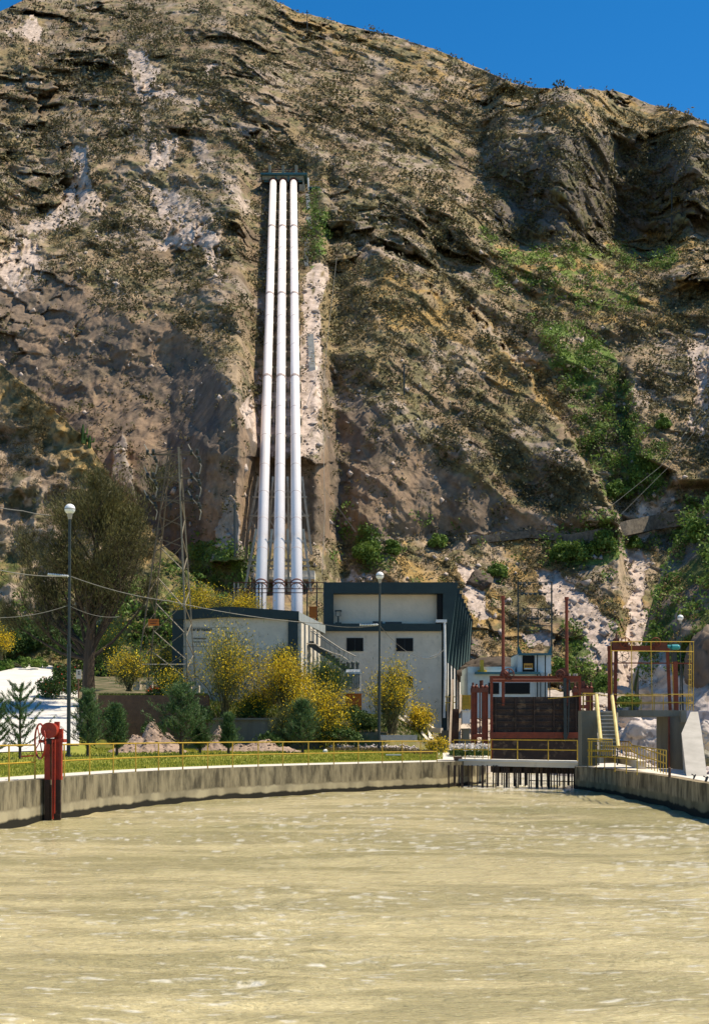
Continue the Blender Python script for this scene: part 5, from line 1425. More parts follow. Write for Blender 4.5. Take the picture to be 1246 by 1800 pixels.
# ---- lamps
def lamp(label, px, ytop, D, base, rg, rb):
    z1 = ZZ(ytop, D)
    t_ = thing('street_lamp', label, 'lamp', base, 'globe street lamps')
    x, y = base[0], base[1]
    top = Vector((XX(px, D), y, z1))
    b = Vector(base); k = b.lerp(top, .55)
    mb = MB(); mb.tube([b, b.lerp(top, .45)], rb, 10); mb.tube([b.lerp(top, .45), top - Vector((0, 0, rg * 1.6))], rb * .68, 10); mb.tube([b.lerp(top, .45) - Vector((0, 0, .06)), b.lerp(top, .45) + Vector((0, 0, .06))], rb * 1.15, 10); mb.tube([b, b + Vector((0, 0, .12))], rb * 1.7, 10); mb.build('pole', M_dsteel, t_)
    mb = MB(); mb.tube([top - Vector((0, 0, rg * 1.9)), top - Vector((0, 0, rg * .85))], [rg * .3, rg * .55], 12); mb.build('collar', M_steel, t_)
    mb = MB(); mb.sphere(top, rg, 20, 14); mb.build('globe', M_globe, t_, smooth=True)
    mb = MB(); mb.tube([top - Vector((0, 0, .02)), top + Vector((0, 0, .02))], rg * 1.015, 24); mb.build('seam', M_steel, t_)
    return t_
b_ = G(121, 60)
lamp('tall globe street lamp by the left railing, in front of the big brown tree', 123.5, 895, 60, (b_.x, b_.y, b_.z), .235, .085)
b_ = G(666, 70)
lamp('tall globe street lamp standing before the powerhouse windows', 667.5, 1012, 70, (b_.x, b_.y, b_.z), .205, .08)
lamp('distant globe street lamp against the dark slope right of the hoist frame', 1195, 1086, 84, (XX(1195, 84), 84, .2), .19, .05)
# insulators and cable brackets on the middle lamp
# ---- power lines
def wire(label, pts, r=.016, sag=.0, n=10):
    mb = MB(); 
    for i in range(len(pts) - 1):
        a = Vector(pts[i]); b = Vector(pts[i + 1]); seg = []
        for k in range(n + 1):
            t = k / n; q = a.lerp(b, t); q.z -= sag * 4 * t * (1 - t); seg.append(q)
        mb.tube(seg, r, 5)
    return tag(mb.build('power_line', mat('wire_grey', (.20, .19, .16), (.13, .12, .10), 3, .6), org=pts[0]), label, 'cable', 'overhead wires')
wire('thin overhead wire crossing the left lamp pole and the wing roof to the powerhouse', [P(-30, 995, 58), P(124, 1013, 60), P(300, 1057, 66), P(560, 1096, 72), P(667, 1099, 70)], .02, .15)
wire('low slack wire from the left edge to the left lamp pole', [P(-30, 1085, 58), P(121, 1064, 60), P(210, 1084, 70)], .014, .2)
wire('pair of pale wires entering at the left edge above the road', [P(-30, 886, 70), P(40, 898, 74), P(92, 906, 80)], .03, .05)
wire('wire from the middle lamp down to the corner pipe of the powerhouse', [P(667, 1099, 70), P(740, 1156, 80), P(781, 1140, 89.5)], .014, .3)
for (a, b, l) in ((85, 122, 'ribbed string insulator hung on the wire left of the left lamp pole'), (632, 665, 'white string insulator on the wire left of the middle lamp')):
    mb = MB(); y0, y1 = (1009.5, 1013) if a < 200 else (1098.5, 1098); D_ = 60 if a < 200 else 70
    for k in range(12):
        q = P(a + (b - a) * k / 12, y0 + (y1 - y0) * k / 12, D_ - .05); q2 = P(a + (b - a) * (k + .5) / 12, y0 + (y1 - y0) * (k + .5) / 12, D_ - .05); mb.tube([q, q2], .06, 8)
    mb.cyl(P(a, y0, D_ - .05), P(b, y1, D_ - .05), .025, 6)
    tag(mb.build('string_insulator', M_white, org=P(a, y0, D_)), l, 'insulator')
wire('long cable falling down the slope right of the pipes', [P(592, 452, mD(592, 452) - 3), P(575, 600, mD(575, 600) - 2), P(567, 700, 134), P(571, 900, 124), P(566, 1010, 118)], .022)
wire('slanting stay wires in front of the brown cliff', [P(571, 860, 125), P(625, 935, 120)], .015)
wire('wire stretched over the green gully at the far right', [P(1255, 690, 130), P(1160, 820, 125), P(1060, 900, 120)], .016)
wire('second wire stretched over the green gully, slightly lower', [P(1262, 700, 130), P(1175, 820, 125), P(1090, 905, 120)], .013)
for (x, y0, y1, l) in ((1180, 330, 405, 'dark wooden pole standing below the high dark crag at upper right'), (710, 640, 692, 'thin dark pole on the brown spur right of the pipes'), (540, 18, 52, 'small far pole on the skyline shoulder above the pipes'), (413, 885, 975, 'dark vertical pole against the rock spire left of the pipes')):
    D_ = mD(x, y1) - .6; mb = MB(); mb.tube([P(x, y1 + 3, D_), P(x, y0, D_)], .1, 6); mb.bar(P(x - 3, y0 + 4, D_), P(x + 3, y0 + 4, D_), .08); tag(mb.build('utility_pole', M_dsteel, org=P(x, y1, D_)), l, 'pole', 'poles on the mountainside')

# ---- lattice pylon
DY = 78.0
py_ = thing('lattice_pylon', 'slender four legged lattice pylon with black insulator strings on three arms', 'pylon', P(292, 1200, DY))
legs = [((297, 792), (240, 1196), 0.0), ((300, 792), (262, 1196), 2.3), ((314, 786), (330, 1202), -.2), ((317, 790), (344, 1204), 2.1)]
# two masts: each of two legs laced together, tied by crossing braces
L0 = []
for (t, b, dd_) in legs:
    a = P(t[0], t[1], DY + dd_ * .25); q = P(b[0], b[1], DY + dd_)
    if t[0] < 310: q2 = a.lerp(q, .42)
    mb = MB(); mb.bar(a, q, .07 if t[0] != 314 else .09); mb.build('leg', mat('dull_steel', (.30, .25, .17), (.18, .15, .10), 3, .6) if t[0] > 310 else mat('brown_steel', (.16, .12, .075), (.10, .075, .045), 3, .6), py_); L0.append((a, q))
def lace(i, j, n, u0=.12, w=.06, m=None):
    for k in range(n):
        ua = u0 + (1 - u0) * (k / n) ** .85; ub = u0 + (1 - u0) * ((k + 1) / n) ** .85
        p = L0[i][0].lerp(L0[i][1], ua if k % 2 else ub); q = L0[j][0].lerp(L0[j][1], ub if k % 2 else ua)
        mb = MB(); mb.bar(p, q, w); mb.build('lacing', m or M_steel, py_)
lace(2, 3, 12, .1, .045, MATS['dull_steel']); lace(0, 1, 10, .15, .035, MATS['brown_steel'])
for k, (ua, ub) in enumerate(((.42, .52), (.55, .68), (.66, .79), (.78, .90), (.87, .98))):
    mb = MB(); mb.bar(L0[1][0].lerp(L0[1][1], ua), L0[2][0].lerp(L0[2][1], ub), .045); mb.bar(L0[1][0].lerp(L0[1][1], ub), L0[2][0].lerp(L0[2][1], ua), .03); mb.build('brace', MATS['dull_steel'], py_)
mb = MB(); mb.bar(L0[0][0].lerp(L0[0][1], .93), L0[3][0].lerp(L0[3][1], .91), .06); mb.build('tie', M_steel, py_)
for k in range(5):
    u = .02 + .09 * k; mb = MB(); mb.bar(L0[0][0].lerp(L0[0][1], u), L0[2][0].lerp(L0[2][1], u + .04), .05); mb.bar(L0[0][0].lerp(L0[0][1], u + .06), L0[2][0].lerp(L0[2][1], u), .05); mb.build('head_brace', MATS['brown_steel'], py_)
for (y, xl, xr) in ((797, 262, 346), (838, 262, 346), (878, 262, 346)):
    mb = MB(); mb.bar(P(xl, y + 2, DY), P(xr, y + 2, DY), .09); mb.bar(P(xl, y + 2, DY), P(300, y - 6, DY), .04); mb.bar(P(xr, y + 2, DY), P(314, y - 6, DY), .04); mb.build('cross_arm', MATS['brown_steel'], py_)
    for (xs0, sgn_) in ((266, 1), (343, 1)):
        pts = [P(xs0 - 12, y - 16, DY - .2), P(xs0 - 5, y - 2, DY - .2), P(xs0 + 6, y + 10, DY - .1), P(xs0 + 11, y + 22, DY), P(xs0 + 8, y + 36, DY + .1)]
        mb = MB(); mb.tube(pts, .035, 6); mb.build('jumper_cable', M_steel, py_)
        for (dx, dy) in ((-6, -2), (4, -3), (7, 8), (9, 13)):
            mb = MB(); q = P(xs0 + dx, y + dy, DY - .15)
            for e in range(3): mb.tube([q + Vector((-.02 + e * .05 - .05, 0, -.0)), q + Vector((.02 + e * .05 - .05, 0, 0))], .16 if abs(dx) < 7 else .12, 12)
            mb.build('insulator', M_dsteel, py_)
mb = MB(); mb.pbox(261, 1088, 279.5, 1100, DY - .15, .04); w = mb.build('danger_plate', M_org, py_); w['label'] = 'faded orange plate between the legs'
mb = MB(); mb.pbox(263, 1091, 277, 1092.5, DY - .17, .01); mb.pbox(264, 1095, 275, 1096.5, DY - .17, .01); mb.build('plate_lettering', M_rustd, w)
for (x, y) in ((240, 1197), (262, 1197), (330, 1203), (344, 1205)):
    mb = MB(); mb.pbox(x - 5, y, x + 6, y + 16, DY - .2, .6); mb.build('footing', M_cream, py_)
# ================================================================== garden: walls, earth, rocks, plants
mb = MB(); mb.pbox(173, 1222, 367, 1300, 73.6, .45); tag(mb.build('retaining_wall', M_brick, org=P(270, 1300, 73.6)), 'long dark brown retaining wall behind the young pines and earth heap', 'wall', 'garden walls')
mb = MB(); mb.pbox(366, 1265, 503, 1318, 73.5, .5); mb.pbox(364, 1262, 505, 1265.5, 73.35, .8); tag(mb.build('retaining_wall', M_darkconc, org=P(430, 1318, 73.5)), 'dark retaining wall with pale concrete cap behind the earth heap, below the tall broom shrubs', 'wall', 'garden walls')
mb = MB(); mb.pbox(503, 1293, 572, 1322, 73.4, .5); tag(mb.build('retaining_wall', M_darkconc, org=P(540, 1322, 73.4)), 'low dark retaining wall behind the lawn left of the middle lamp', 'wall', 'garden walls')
mb = MB(); mb.pbox(669, 1292, 733, 1301, 73.0, .7); tag(mb.build('retaining_wall', M_stucco, org=P(700, 1301, 73)), 'pale stone capped wall right of the middle lamp above the dry stones', 'wall', 'garden walls')

def boulder(mbn, c_, r, seed, m, sub=3, name='boulder', parent=None):
    import bmesh
    bm = bmesh.new(); bmesh.ops.create_icosphere(bm, subdivisions=sub, radius=1)
    co = np.array([v.co[:] for v in bm.verts])
    rs_ = np.random.default_rng(seed)
    # cut with random planes for facets
    for k in range(14):
        n = rs_.normal(size=3); n /= np.linalg.norm(n); d = rs_.uniform(.5, .86)
        t = co @ n - d; co = co - np.where(t > 0, t, 0)[:, None] * n[None] * .92
    nn = fbm(co[:, 0] * 1.7 + seed, co[:, 1] * 1.7, co[:, 2] * 1.7, 4, seed) - .5
    fc_, _e = facets(co[:, 0] * 1.9 + seed, co[:, 1] * 1.9, co[:, 2] * 1.9, seed, .5); co = co * (1 + nn[:, None] * .30 + fc_[:, None] * .13 - .05 * (_e < .06)[:, None]) / .82
    co = co * np.array(r)[None]
    a = rs_.uniform(0, 6.28); ca, sa = cos(a) , sin(a)
    for v, q in zip(bm.verts, co): v.co = q
    me = bpy.data.meshes.new(name); bm.to_mesh(me); bm.free(); me.materials.append(m); me.polygons.foreach_set('use_smooth', [True] * len(me.polygons))
    o = bpy.data.objects.new(name, me); COL.objects.link(o); o.location = c_; ORG[o.name] = Vector(c_)
    o.rotation_euler = (rs_.uniform(-.2, .2), rs_.uniform(-.2, .2), rs_.uniform(-.6, .6)); return o
M_bould = mat('pale_boulder', (.58, .49, .43), (.40, .33, .28), 1.0, .9, bump=.6, spots=(.28, .23, .20))  # pale stone colour with darker spots
def bld(px, py, D, rx, rz, lab, seed, grp='boulders by the river', m=None):
    q = P(px, py, D); o = boulder(None, (q.x, q.y, q.z), (rx / F * D, rx / F * D * .9, rz / F * D), seed, m or M_bould, 5 if rx > 12 else 4)
    return tag(o, lab, 'boulder', grp)
bld(1141, 1298, 70, 41, 36, 'huge pale faceted boulder seen through the opening under the hoist platform', 3)
bld(1103, 1270, 80, 24, 12, 'long pale boulder directly under the platform deck, behind the huge one', 5)
bld(1096, 1292, 76, 16, 13, 'greyish boulder left of the huge boulder beside the stairs', 6)
bld(1090, 1309, 70, 13, 11, 'small pale boulder low beside the stair foot', 8)
bld(1171, 1276, 82, 13, 9, 'rounded boulder right of the huge one, high near the pier', 9)
bld(1168, 1294, 78, 9, 8, 'small round boulder between the huge boulder and the pier', 11)
bld(1244, 1300, 66, 20, 22, 'white boulder at the right edge just beyond the buttress', 12)
bld(1240, 1275, 72, 14, 10, 'smaller white boulder above it at the right edge', 13)
bld(1246, 1335, 60, 18, 14, 'dark wet boulder low at the right edge beyond the buttress', 14, m=M_conc)
bld(1132, 1322, 62, 18, 10, 'flat pale boulder behind the baluster fence', 15)
bld(1108, 1330, 60, 12, 8, 'small flat boulder at the left end of the baluster fence', 16)
bld(1155, 1328, 61, 14, 8, 'low stony lump behind the right end of the baluster fence', 17)
bld(1100, 1215, 95, 17, 9, 'flat rock at the foot of the scree behind the hoist frame', 18)
bld(842, 1030, mD(842, 1030) + .6, 24, 24, 'brown squared block of rock on the slope above the powerhouse corner', 21, 'rocks on the slopes', mat('brown_rock', (.12, .09, .065), (.07, .05, .036), 1, .9, bump=.6))
bld(868, 1185, 103, 52, 28, 'dark flat topped rock outcrop behind the control house', 22, 'rocks on the slopes', MATS['brown_rock'])
bld(1262, 1180, near_D(1262, 1180, 'right') + 1.0, 50, 66, 'tall brown rock slab leaning in at the right edge beside the yellow cage', 25, 'rocks on the slopes', mat('brown_slab', (.20, .15, .105), (.11, .08, .06), .8, .9, bump=.6))
# cobbles on the bank (countless)
def cobbles(n, f, name, m, rr):
    pts = [f() for _ in range(n)]
    pos = np.array([p[:] for p in pts]); r = NR.random(n) ** 2.2 * (rr[1] - rr[0]) + rr[0]
    base = np.array([(0, 0, 1), (1, 0, 0), (.3, .95, 0), (-.8, .6, 0), (-.8, -.6, 0), (.3, -.95, 0), (0, 0, -1)], float)
    v = base[None] * r[:, None, None] * NR.uniform(.7, 1.3, (n, 7, 3)) * np.array([1, 1, .7]) + pos[:, None, :]
    ff = []
    for k in range(5): ff += [(0, 1 + k, 1 + (k + 1) % 5), (6, 1 + (k + 1) % 5, 1 + k)]
    ff = np.array(ff)
    F3 = (ff[None] + (np.arange(n) * 7)[:, None, None]).reshape(-1, 3)
    tag(np_mesh(name, v.reshape(-1, 3), F3, m), kind='stuff')
def bankpt():
    x = RNG.uniform(1045, 1290); d = RNG.uniform(66, 112); return Vector((XX(x, d), d, float(bz(np.array([x * 1.0]), np.array([d]))[0]) + .05))
cobbles(3800, bankpt, 'river_cobbles', M_bould, (.06, .62))
def bankpt2():
    x = RNG.uniform(800, 1050); d = RNG.uniform(88, 112); return Vector((XX(x, d), d, float(bz(np.array([x * 1.0]), np.array([d]))[0]) + .05))
cobbles(900, bankpt2, 'bank_stones', M_bould, (.05, .35))
def wallstone():
    x = RNG.uniform(575, 735); d = RNG.uniform(70, 72.9); return Vector((XX(x, d), d, float(gz(x, d)) + RNG.uniform(0, .35) * (d - 70) / 3))
cobbles(900, wallstone, 'dry_stones', M_bould, (.04, .13))

# earth heaps
M_earth = mat('pink_earth', (.42, .30, .22), (.27, .185, .13), 2.2, .95, bump=1.0)
def heap(label, px0, px1, pyt, D, dep, seed):
    n = 70
    u, v = np.meshgrid(np.linspace(-1, 1, n), np.linspace(-1, 1, n))
    cx = (px0 + px1) / 2; rx = (px1 - px0) / 2 / F * D; X = XX(cx, D) + u * rx * 1.1; Y = D + v * dep
    g0 = gz(np.full(u.shape, cx), Y)
    H = ZZ(pyt, D) - float(gz(cx, D))
    r = np.sqrt(u * u + v * v)
    h = np.clip(1 - r, -.1, 1) ** .8 if False else np.clip(1.02 - r, 0, 1)
    nz = fbm(X * 1.2 + seed, Y * 1.2, X * 0, 4, seed) - .5; n2 = fbm(X * 6, Y * 6, X * 0, 3, seed + 1) - .5
    Z = g0 - .06 + (np.maximum(np.maximum(np.exp(-((u - .05) ** 2 + v * v) * 5), .72 * np.exp(-((u + .42) ** 2 + (v + .2) ** 2) * 7)), .6 * np.exp(-((u - .5) ** 2 + (v + .1) ** 2) * 8)) - .02) * sstep(0, .12, h) * H * 1.0 * (1 + nz * 1.0) + n2 * .16 * sstep(0, .15, h)
    o = np_mesh('earth_heap', np.stack([X, Y, Z], -1).reshape(-1, 3), grid_faces(n, n), M_earth, org=(XX(cx, D), D, float(gz(cx, D))))
    tag(o, label, 'earth heap', 'heaps of pink earth')
    def pt():
        a = RNG.uniform(0, 6.28); q = RNG.random() ** .6; i = int((sin(a) * q + 1) / 2 * (n - 1)); j = int((cos(a) * q + 1) / 2 * (n - 1)); return Vector((X[i, j], Y[i, j], Z[i, j] + .02))
    return pt
h1 = heap('tall pointed heap of pink earth between the two darker young pines', 212, 318, 1270, 69, 1.6, 3)
h2 = heap('pointed heap of pink earth right of the largest young pine', 345, 420, 1277, 69.5, 1.4, 4)
h3 = heap('low spread heap of pink earth along the lawn left of centre', 385, 530, 1301, 68, 1.6, 5)
h4 = heap('low crumbled strip of pink earth under the taller pointed heap', 190, 330, 1298, 66.5, 1.3, 6)
cobbles(700, lambda: RNG.choice([h1, h2, h3, h4])(), 'earth_clods', M_earth, (.02, .10))
mb = MB(); mb.pbox(678, 1326, 705, 1328, 66, .3); tag(mb.build('white_plank', M_white, org=P(690, 1328, 66)), 'short white plank lying on the lawn right of the middle lamp', 'plank')
o = boulder(None, tuple(G(572, 67, .1)), (.14, .12, .1), 44, M_white); tag(o, 'small white stone on the lawn left of the middle lamp', 'stone')

# ---- plants
M_bark = mat('brown_bark', (.10, .07, .045), (.055, .038, .024), 6, .9, bump=.8, streak=True)
M_stem = mat('broom_stem', (.13, .115, .05), (.08, .07, .035), 6, .8)
M_tree = leafmat('brown_green_needles', (.05, .048, .02), (.11, .10, .035), (.20, .18, .06), .5)
M_broomL = leafmat('broom_twigs', (.06, .07, .025), (.14, .155, .05), (.27, .28, .10), .9)
M_flower = leafmat('yellow_blossom', (.55, .36, .01), (.78, .54, .015), (.88, .68, .04), 1.5)
M_pine = leafmat('pine_needles', (.03, .065, .02), (.08, .145, .05), (.19, .28, .10), 1.2)
M_bush = leafmat('bush_leaf', (.025, .05, .012), (.06, .11, .025), (.13, .19, .05), .9)
M_grass = leafmat('grass_blade', (.14, .19, .018), (.32, .32, .04), (.50, .43, .07), .7)
M_whitefl = leafmat('white_petal', (.55, .48, .42), (.80, .74, .68), (.88, .82, .78), 2)
M_redfl = leafmat('red_petal', (.45, .03, .02), (.65, .06, .03), (.8, .2, .05), 2)

def limb(mb, p, d, L, r, depth, tips, seed, spread=.55, up=.25, nseg=4, kids=3, taper=.55, mids=None):
    pts = [Vector(p)]; rad = [r]; dd = Vector(d).normalized()
    for i in range(nseg):
        dd = (dd + Vector((seed.gauss(0, .13), seed.gauss(0, .13), seed.gauss(0, .06) + up * .18))).normalized()
        pts.append(pts[-1] + dd * (L / nseg)); rad.append(r * (1 - (1 - taper) * (i + 1) / nseg))
    mb.tube(pts, rad, 6 if r > .03 else 4)
    if depth == 0:
        tips.append((pts[-1], dd)); 
        if mids is not None: mids += [(q, dd) for q in pts[1:-1]]
        return
    for k in range(kids):
        t = seed.uniform(.45, 1.0) if k else 1.0
        i = min(int(t * nseg), nseg); q = pts[i]
        nd = (dd + Vector((seed.gauss(0, spread), seed.gauss(0, spread), seed.gauss(0, spread * .5) + up))).normalized()
        limb(mb, q, nd, L * seed.uniform(.55, .8), rad[i] * .68, depth - 1, tips, seed, spread, up, nseg, kids, taper, mids)
    if mids is not None: mids += [(q, dd) for q in pts[2:]]

# the big brown tree
bp0 = G(157, 82)
bt_ = thing('tall_tree', 'big wispy brown green tree with forked trunk behind the left lamp', 'tree', bp0)
rs1 = random.Random(5); mb = MB(); tips = []; mids = []
tr0 = [bp0, P(156, 1190, 82), P(158, 1150, 82), P(162, 1095, 82), P(165, 1040, 82), P(168, 980, 82), P(175, 905, 82), P(182, 845, 82)]
mb.tube(tr0, [.42, .36, .33, .27, .22, .17, .11, .05], 10)
for k in range(30):
    u = rs1.uniform(.0, 1.0)
    yy_ = 1165 - 300 * u; q = P(np.interp(yy_, [845, 1150, 1225], [182, 158, 157]), yy_, 82)
    ang = rs1.uniform(0, 6.28); out = Vector((cos(ang), sin(ang) * .8, rs1.uniform(.35, 1.0)))
    L = (3.9 * (1 - u) ** .75 + 1.2) * rs1.uniform(.75, 1.1)
    limb(mb, q, out, L * .78, .12 * (1 - .65 * u), 2, tips, rs1, .42, .28, 4, 4, .5, mids)
for (x1, y1) in ((95, 1090), (60, 1120), (240, 1080), (120, 960), (225, 960), (262, 900), (60, 1010)):
    a = P(157, 1160, 82); b = P(x1, y1, 82 + rs1.uniform(-2, 2)); mid = a.lerp(b, .5) + Vector((0, 0, -.3)); mb.tube([a, mid, b], [.15, .1, .05], 6)
    limb(mb, b, (b - mid).normalized(), 1.6, .05, 2, tips, rs1, .5, .3, 4, 4, .5, mids)
mb.build('trunk', M_bark, bt_)
allp = [t for t in tips + mids]
pt = np.array([t[0][:] for t in allp]); ax = np.array([t[1][:] for t in allp])
per = 20
cen = np.repeat(pt, per, 0) + NR.normal(size=(len(pt) * per, 3)) * .33
L = Leaves(); L.add(leaf_quads(cen, NR.uniform(.14, .34, len(cen)), .15, .25, axis=np.repeat(ax, per, 0) * .8))
L.build('crown', M_tree, bt_)

def broom(label, px, py, pytop, wpx, D, yel, seed, n=26, lean=0, name='broom_shrub', group='yellow flowering broom shrubs', dens=1.0, leafm=None, flm=None, flow_lo=.55):
    rs = random.Random(seed); rn = np.random.default_rng(seed)
    base = P(px, py, D); H = (py - pytop) / F * D; Wd = wpx / F * D / 2
    t_ = thing(name, label, 'shrub', base, group)
    mb = MB(); tips = []; mids = []
    for k in range(n):
        a = rs.uniform(0, 6.28); q = rs.random() ** .6
        top = base + Vector((cos(a) * q * Wd * .85 + lean * H, sin(a) * q * Wd * .85, H * rs.uniform(.72, .96) * (1 - .35 * q * q)))
        m_ = base.lerp(top, .5) + Vector((rs.gauss(0, .08) + lean * -.15 * H, rs.gauss(0, .08), H * .05))
        b0 = base + Vector((rs.gauss(0, .1), rs.gauss(0, .1), 0))
        r0 = .035 if k < n * .3 else .018
        mb.tube([b0, b0.lerp(m_, .5) + Vector((rs.gauss(0, .04), 0, 0)), m_, m_.lerp(top, .6), top], [r0, r0 * .85, r0 * .65, r0 * .4, r0 * .2], 4)
        for j in range(7):
            u = .35 + .65 * j / 6; q_ = m_.lerp(top, (u - .5) * 2) if u > .5 else base.lerp(m_, u * 2)
            mids.append((q_, (top - m_).normalized(), u))
    mb.build('stems', M_stem, t_)
    pt = np.array([t[0][:] for t in mids]); ax = np.array([t[1][:] for t in mids]); uu = np.array([t[2] for t in mids])
    per = int(27 * dens)
    sp = .10 * Wd / .8 + .09
    cen = np.repeat(pt, per, 0) + rn.normal(size=(len(pt) * per, 3)) * np.repeat(sp * (.5 + .9 * uu), per)[:, None]
    L = Leaves(); L.add(leaf_quads(cen, rn.uniform(.10, .26, len(cen)), .14, .2, rng=rn, axis=np.repeat(ax, per, 0)))
    L.build('twigs', leafm or M_broomL, t_)
    if yel > 0:
        sel = (uu > flow_lo)
        cn = fbm(pt[:, 0] * 1.6 + seed, pt[:, 1] * 1.6, pt[:, 2] * 1.6, 2, seed)
        cl = cn > np.quantile(cn, .45)
        p2 = pt[sel & cl]; per2 = int(36 * yel)
        if per2 < 1: per2 = 1
        cen = np.repeat(p2, per2, 0) + rn.normal(size=(len(p2) * per2, 3)) * sp * 1.35 + np.array([0, 0, .05])
        L = Leaves(); L.add(leaf_quads(cen, rn.uniform(.05, .105, len(cen)), .9, .6, rng=rn)); L.build('blossom', flm or M_flower, t_)
    return t_
broom('tall loose broom shrub with yellow tips before the left wing wall', 395, 1262, 1086, 148, 73.8, .8, 1, 46, dens=1.3)
broom('dense broom shrub full of yellow blossom left of the transformer', 498, 1255, 1146, 112, 73.5, 1.8, 2, 34)
broom('broom shrub covered in yellow blossom just before the orange plinth', 560, 1300, 1185, 120, 72.5, 1.7, 3, 38, .0)
broom('grey green broom shrub with a few yellow tips right of the middle lamp', 690, 1290, 1160, 84, 73.8, .9, 4, 34, .0, dens=1.4)
broom('small yellow flecked broom shrub left of the pylon foot', 226, 1215, 1135, 76, 76, .6, 5, 22)
broom('wide olive broom shrub between pylon legs and the wing', 285, 1215, 1120, 90, 84, .35, 6, 26)
broom('low yellow flowering shrub between the dark retaining wall and the lawn patch', 452, 1262, 1215, 74, 74.2, .5, 7, 20, leafm=M_bush)
broom('small yellow shrub at the foot of the corner lamp near the bank steps', 735, 1290, 1240, 50, 79, 1.6, 8, 16, .05)
broom('dense green broom bush behind the yellow ones, left of the transformer', 572, 1235, 1158, 92, 77, .1, 9, 34, dens=1.6, leafm=M_bush)
broom('round orange yellow shrub at the top left of the road', 2, 1160, 1095, 44, 100, 1.4, 10, 26)
broom('golden shrub behind the wing roof at its left end', 350, 1080, 1040, 110, 100, 1.1, 11, 26)
broom('second golden shrub behind the wing roof near the thin fence', 430, 1085, 1048, 70, 104, 1.1, 12, 20)
broom('dark leafless looking broom stump below the yellow blossom', 505, 1318, 1245, 60, 72, .1, 13, 26, dens=1.6)
broom('low mixed green and yellow shrub right of the earth heap', 590, 1308, 1268, 100, 73, .5, 14, 22, leafm=M_bush)
broom('green shrub against the switch building corner pilaster', 497, 1180, 1135, 50, 78.5, .15, 15, 16)
broom('small dry yellow tuft beside the foot of the bank steps', 768, 1324, 1306, 36, 72.5, .9, 16, 14)
broom('olive shrub between the tall tree and the road sign', 196, 1180, 1085, 100, 92, .15, 17, 30, dens=1.5, leafm=M_bush)
broom('yellowish shrub behind the brown retaining wall, near the orange flowers', 300, 1222, 1185, 90, 75, .4, 18, 18, leafm=M_bush)

def bush(label, px, py, rx, rz, D, m, seed, n=1500, ls=.16, flm=None, fn=0, name='bush', group='green garden bushes'):
    rn = np.random.default_rng(seed)
    q = P(px, py, D); R = rx / F * D; Hh = rz / F * D
    t_ = thing(name, label, 'bush', q, group)
    k = 26
    cc_ = rn.normal(size=(k, 3)); cc_ /= np.linalg.norm(cc_, axis=1)[:, None]; cc_[:, 2] = np.abs(cc_[:, 2])
    cc_ = cc_ * rn.uniform(.45, .85, (k, 1)) * np.array([R, R * .8, Hh]) + np.array(q[:])
    L = Leaves(); cen = clump_points(cc_, rn.uniform(.25, .45, k) * min(R, Hh), n // k, rng=rn, flat=.9)
    L.add(leaf_quads(cen, rn.uniform(.6, 1.4, len(cen)) * ls, .5, .2, rng=rn)); L.build('foliage', m, t_)
    mb = MB(); rr_ = random.Random(seed)
    for j in range(9):
        c1 = Vector(cc_[j]); mb.tube([q, q.lerp(c1, .5) + Vector((0, 0, .1)), c1], [.03, .02, .01], 4)
    mb.build('stems', M_stem, t_)
    if fn:
        sel = cen[rn.integers(0, len(cen), fn)] + np.array([0, -.05, .05]); L = Leaves(); L.add(leaf_quads(sel, rn.uniform(.06, .14, fn), .9, .3, rng=rn)); L.build('blossom', flm, t_)
    return t_
bush('dark rounded bush with red flowers on the road side of the tall tree', 103, 1218, 46, 58, 86, M_bush, 1, 3800, .17, M_redfl, 130)
bush('dark bush mass at the far end of the road under the tree', 70, 1142, 60, 60, 112, M_bush, 2, 4200, .28)
bush('dark green bush at the left edge above the road', -25, 1140, 60, 60, 110, M_bush, 3, 3600, .28)
bush('tall dark bush right behind the tall tree trunk', 135, 1150, 45, 60, 108, M_bush, 4, 3000, .26)
bush('green bush left of the bank steps below the powerhouse', 655, 1290, 46, 30, 76, M_bush, 5, 1800, .15)
bush('leafy green bush growing before the orange brick block', 440, 1258, 26, 30, 74, M_bush, 6, 1300, .14)
bush('cactus like green clump beside the dark retaining wall', 480, 1306, 18, 22, 72, M_bush, 7, 700, .14)
bush('green bush behind the control house right of the gantry', 990, 1190, 26, 44, 96, M_green, 8, 1700, .22)
bush('leafy bush under the hoist frame at the scree foot', 1105, 1240, 28, 20, 88, M_green, 9, 1200, .2)
bush('low green bush behind the side gate frame right of the main gate', 1060, 1215, 24, 34, 92, M_green, 10, 1300, .2)
bush('bright green roadside bank bush at the left edge', 40, 1172, 60, 20, 106, M_green, 11, 2600, .2)
bush('orange flowering plant on the brown retaining wall', 270, 1216, 14, 10, 74.5, M_bush, 12, 400, .12, M_redfl, 60)
bush('dark green bush at the foot of the powerhouse stairs', 612, 1262, 30, 26, 76.5, M_bush, 13, 1400, .15)
bush('green bush at the left end of the brown retaining wall', 200, 1272, 30, 34, 71, M_bush, 60, 1300, .14)
bush('low leafy bush between the pink heap and the largest pine', 268, 1285, 26, 18, 71.5, M_bush, 61, 900, .13)
bush('green bush at the right end of the brown retaining wall', 352, 1268, 28, 30, 72.5, M_bush, 62, 1200, .14)
bush('dark bush in front of the dark capped wall', 470, 1312, 34, 26, 71, M_bush, 63, 1200, .14)
bush('grassy green bush at the lawn edge right of the round pine', 600, 1300, 40, 22, 72, M_bush, 64, 1500, .13)
bush('green bush directly under the orange plinth', 640, 1275, 30, 24, 75, M_bush, 65, 1100, .14)
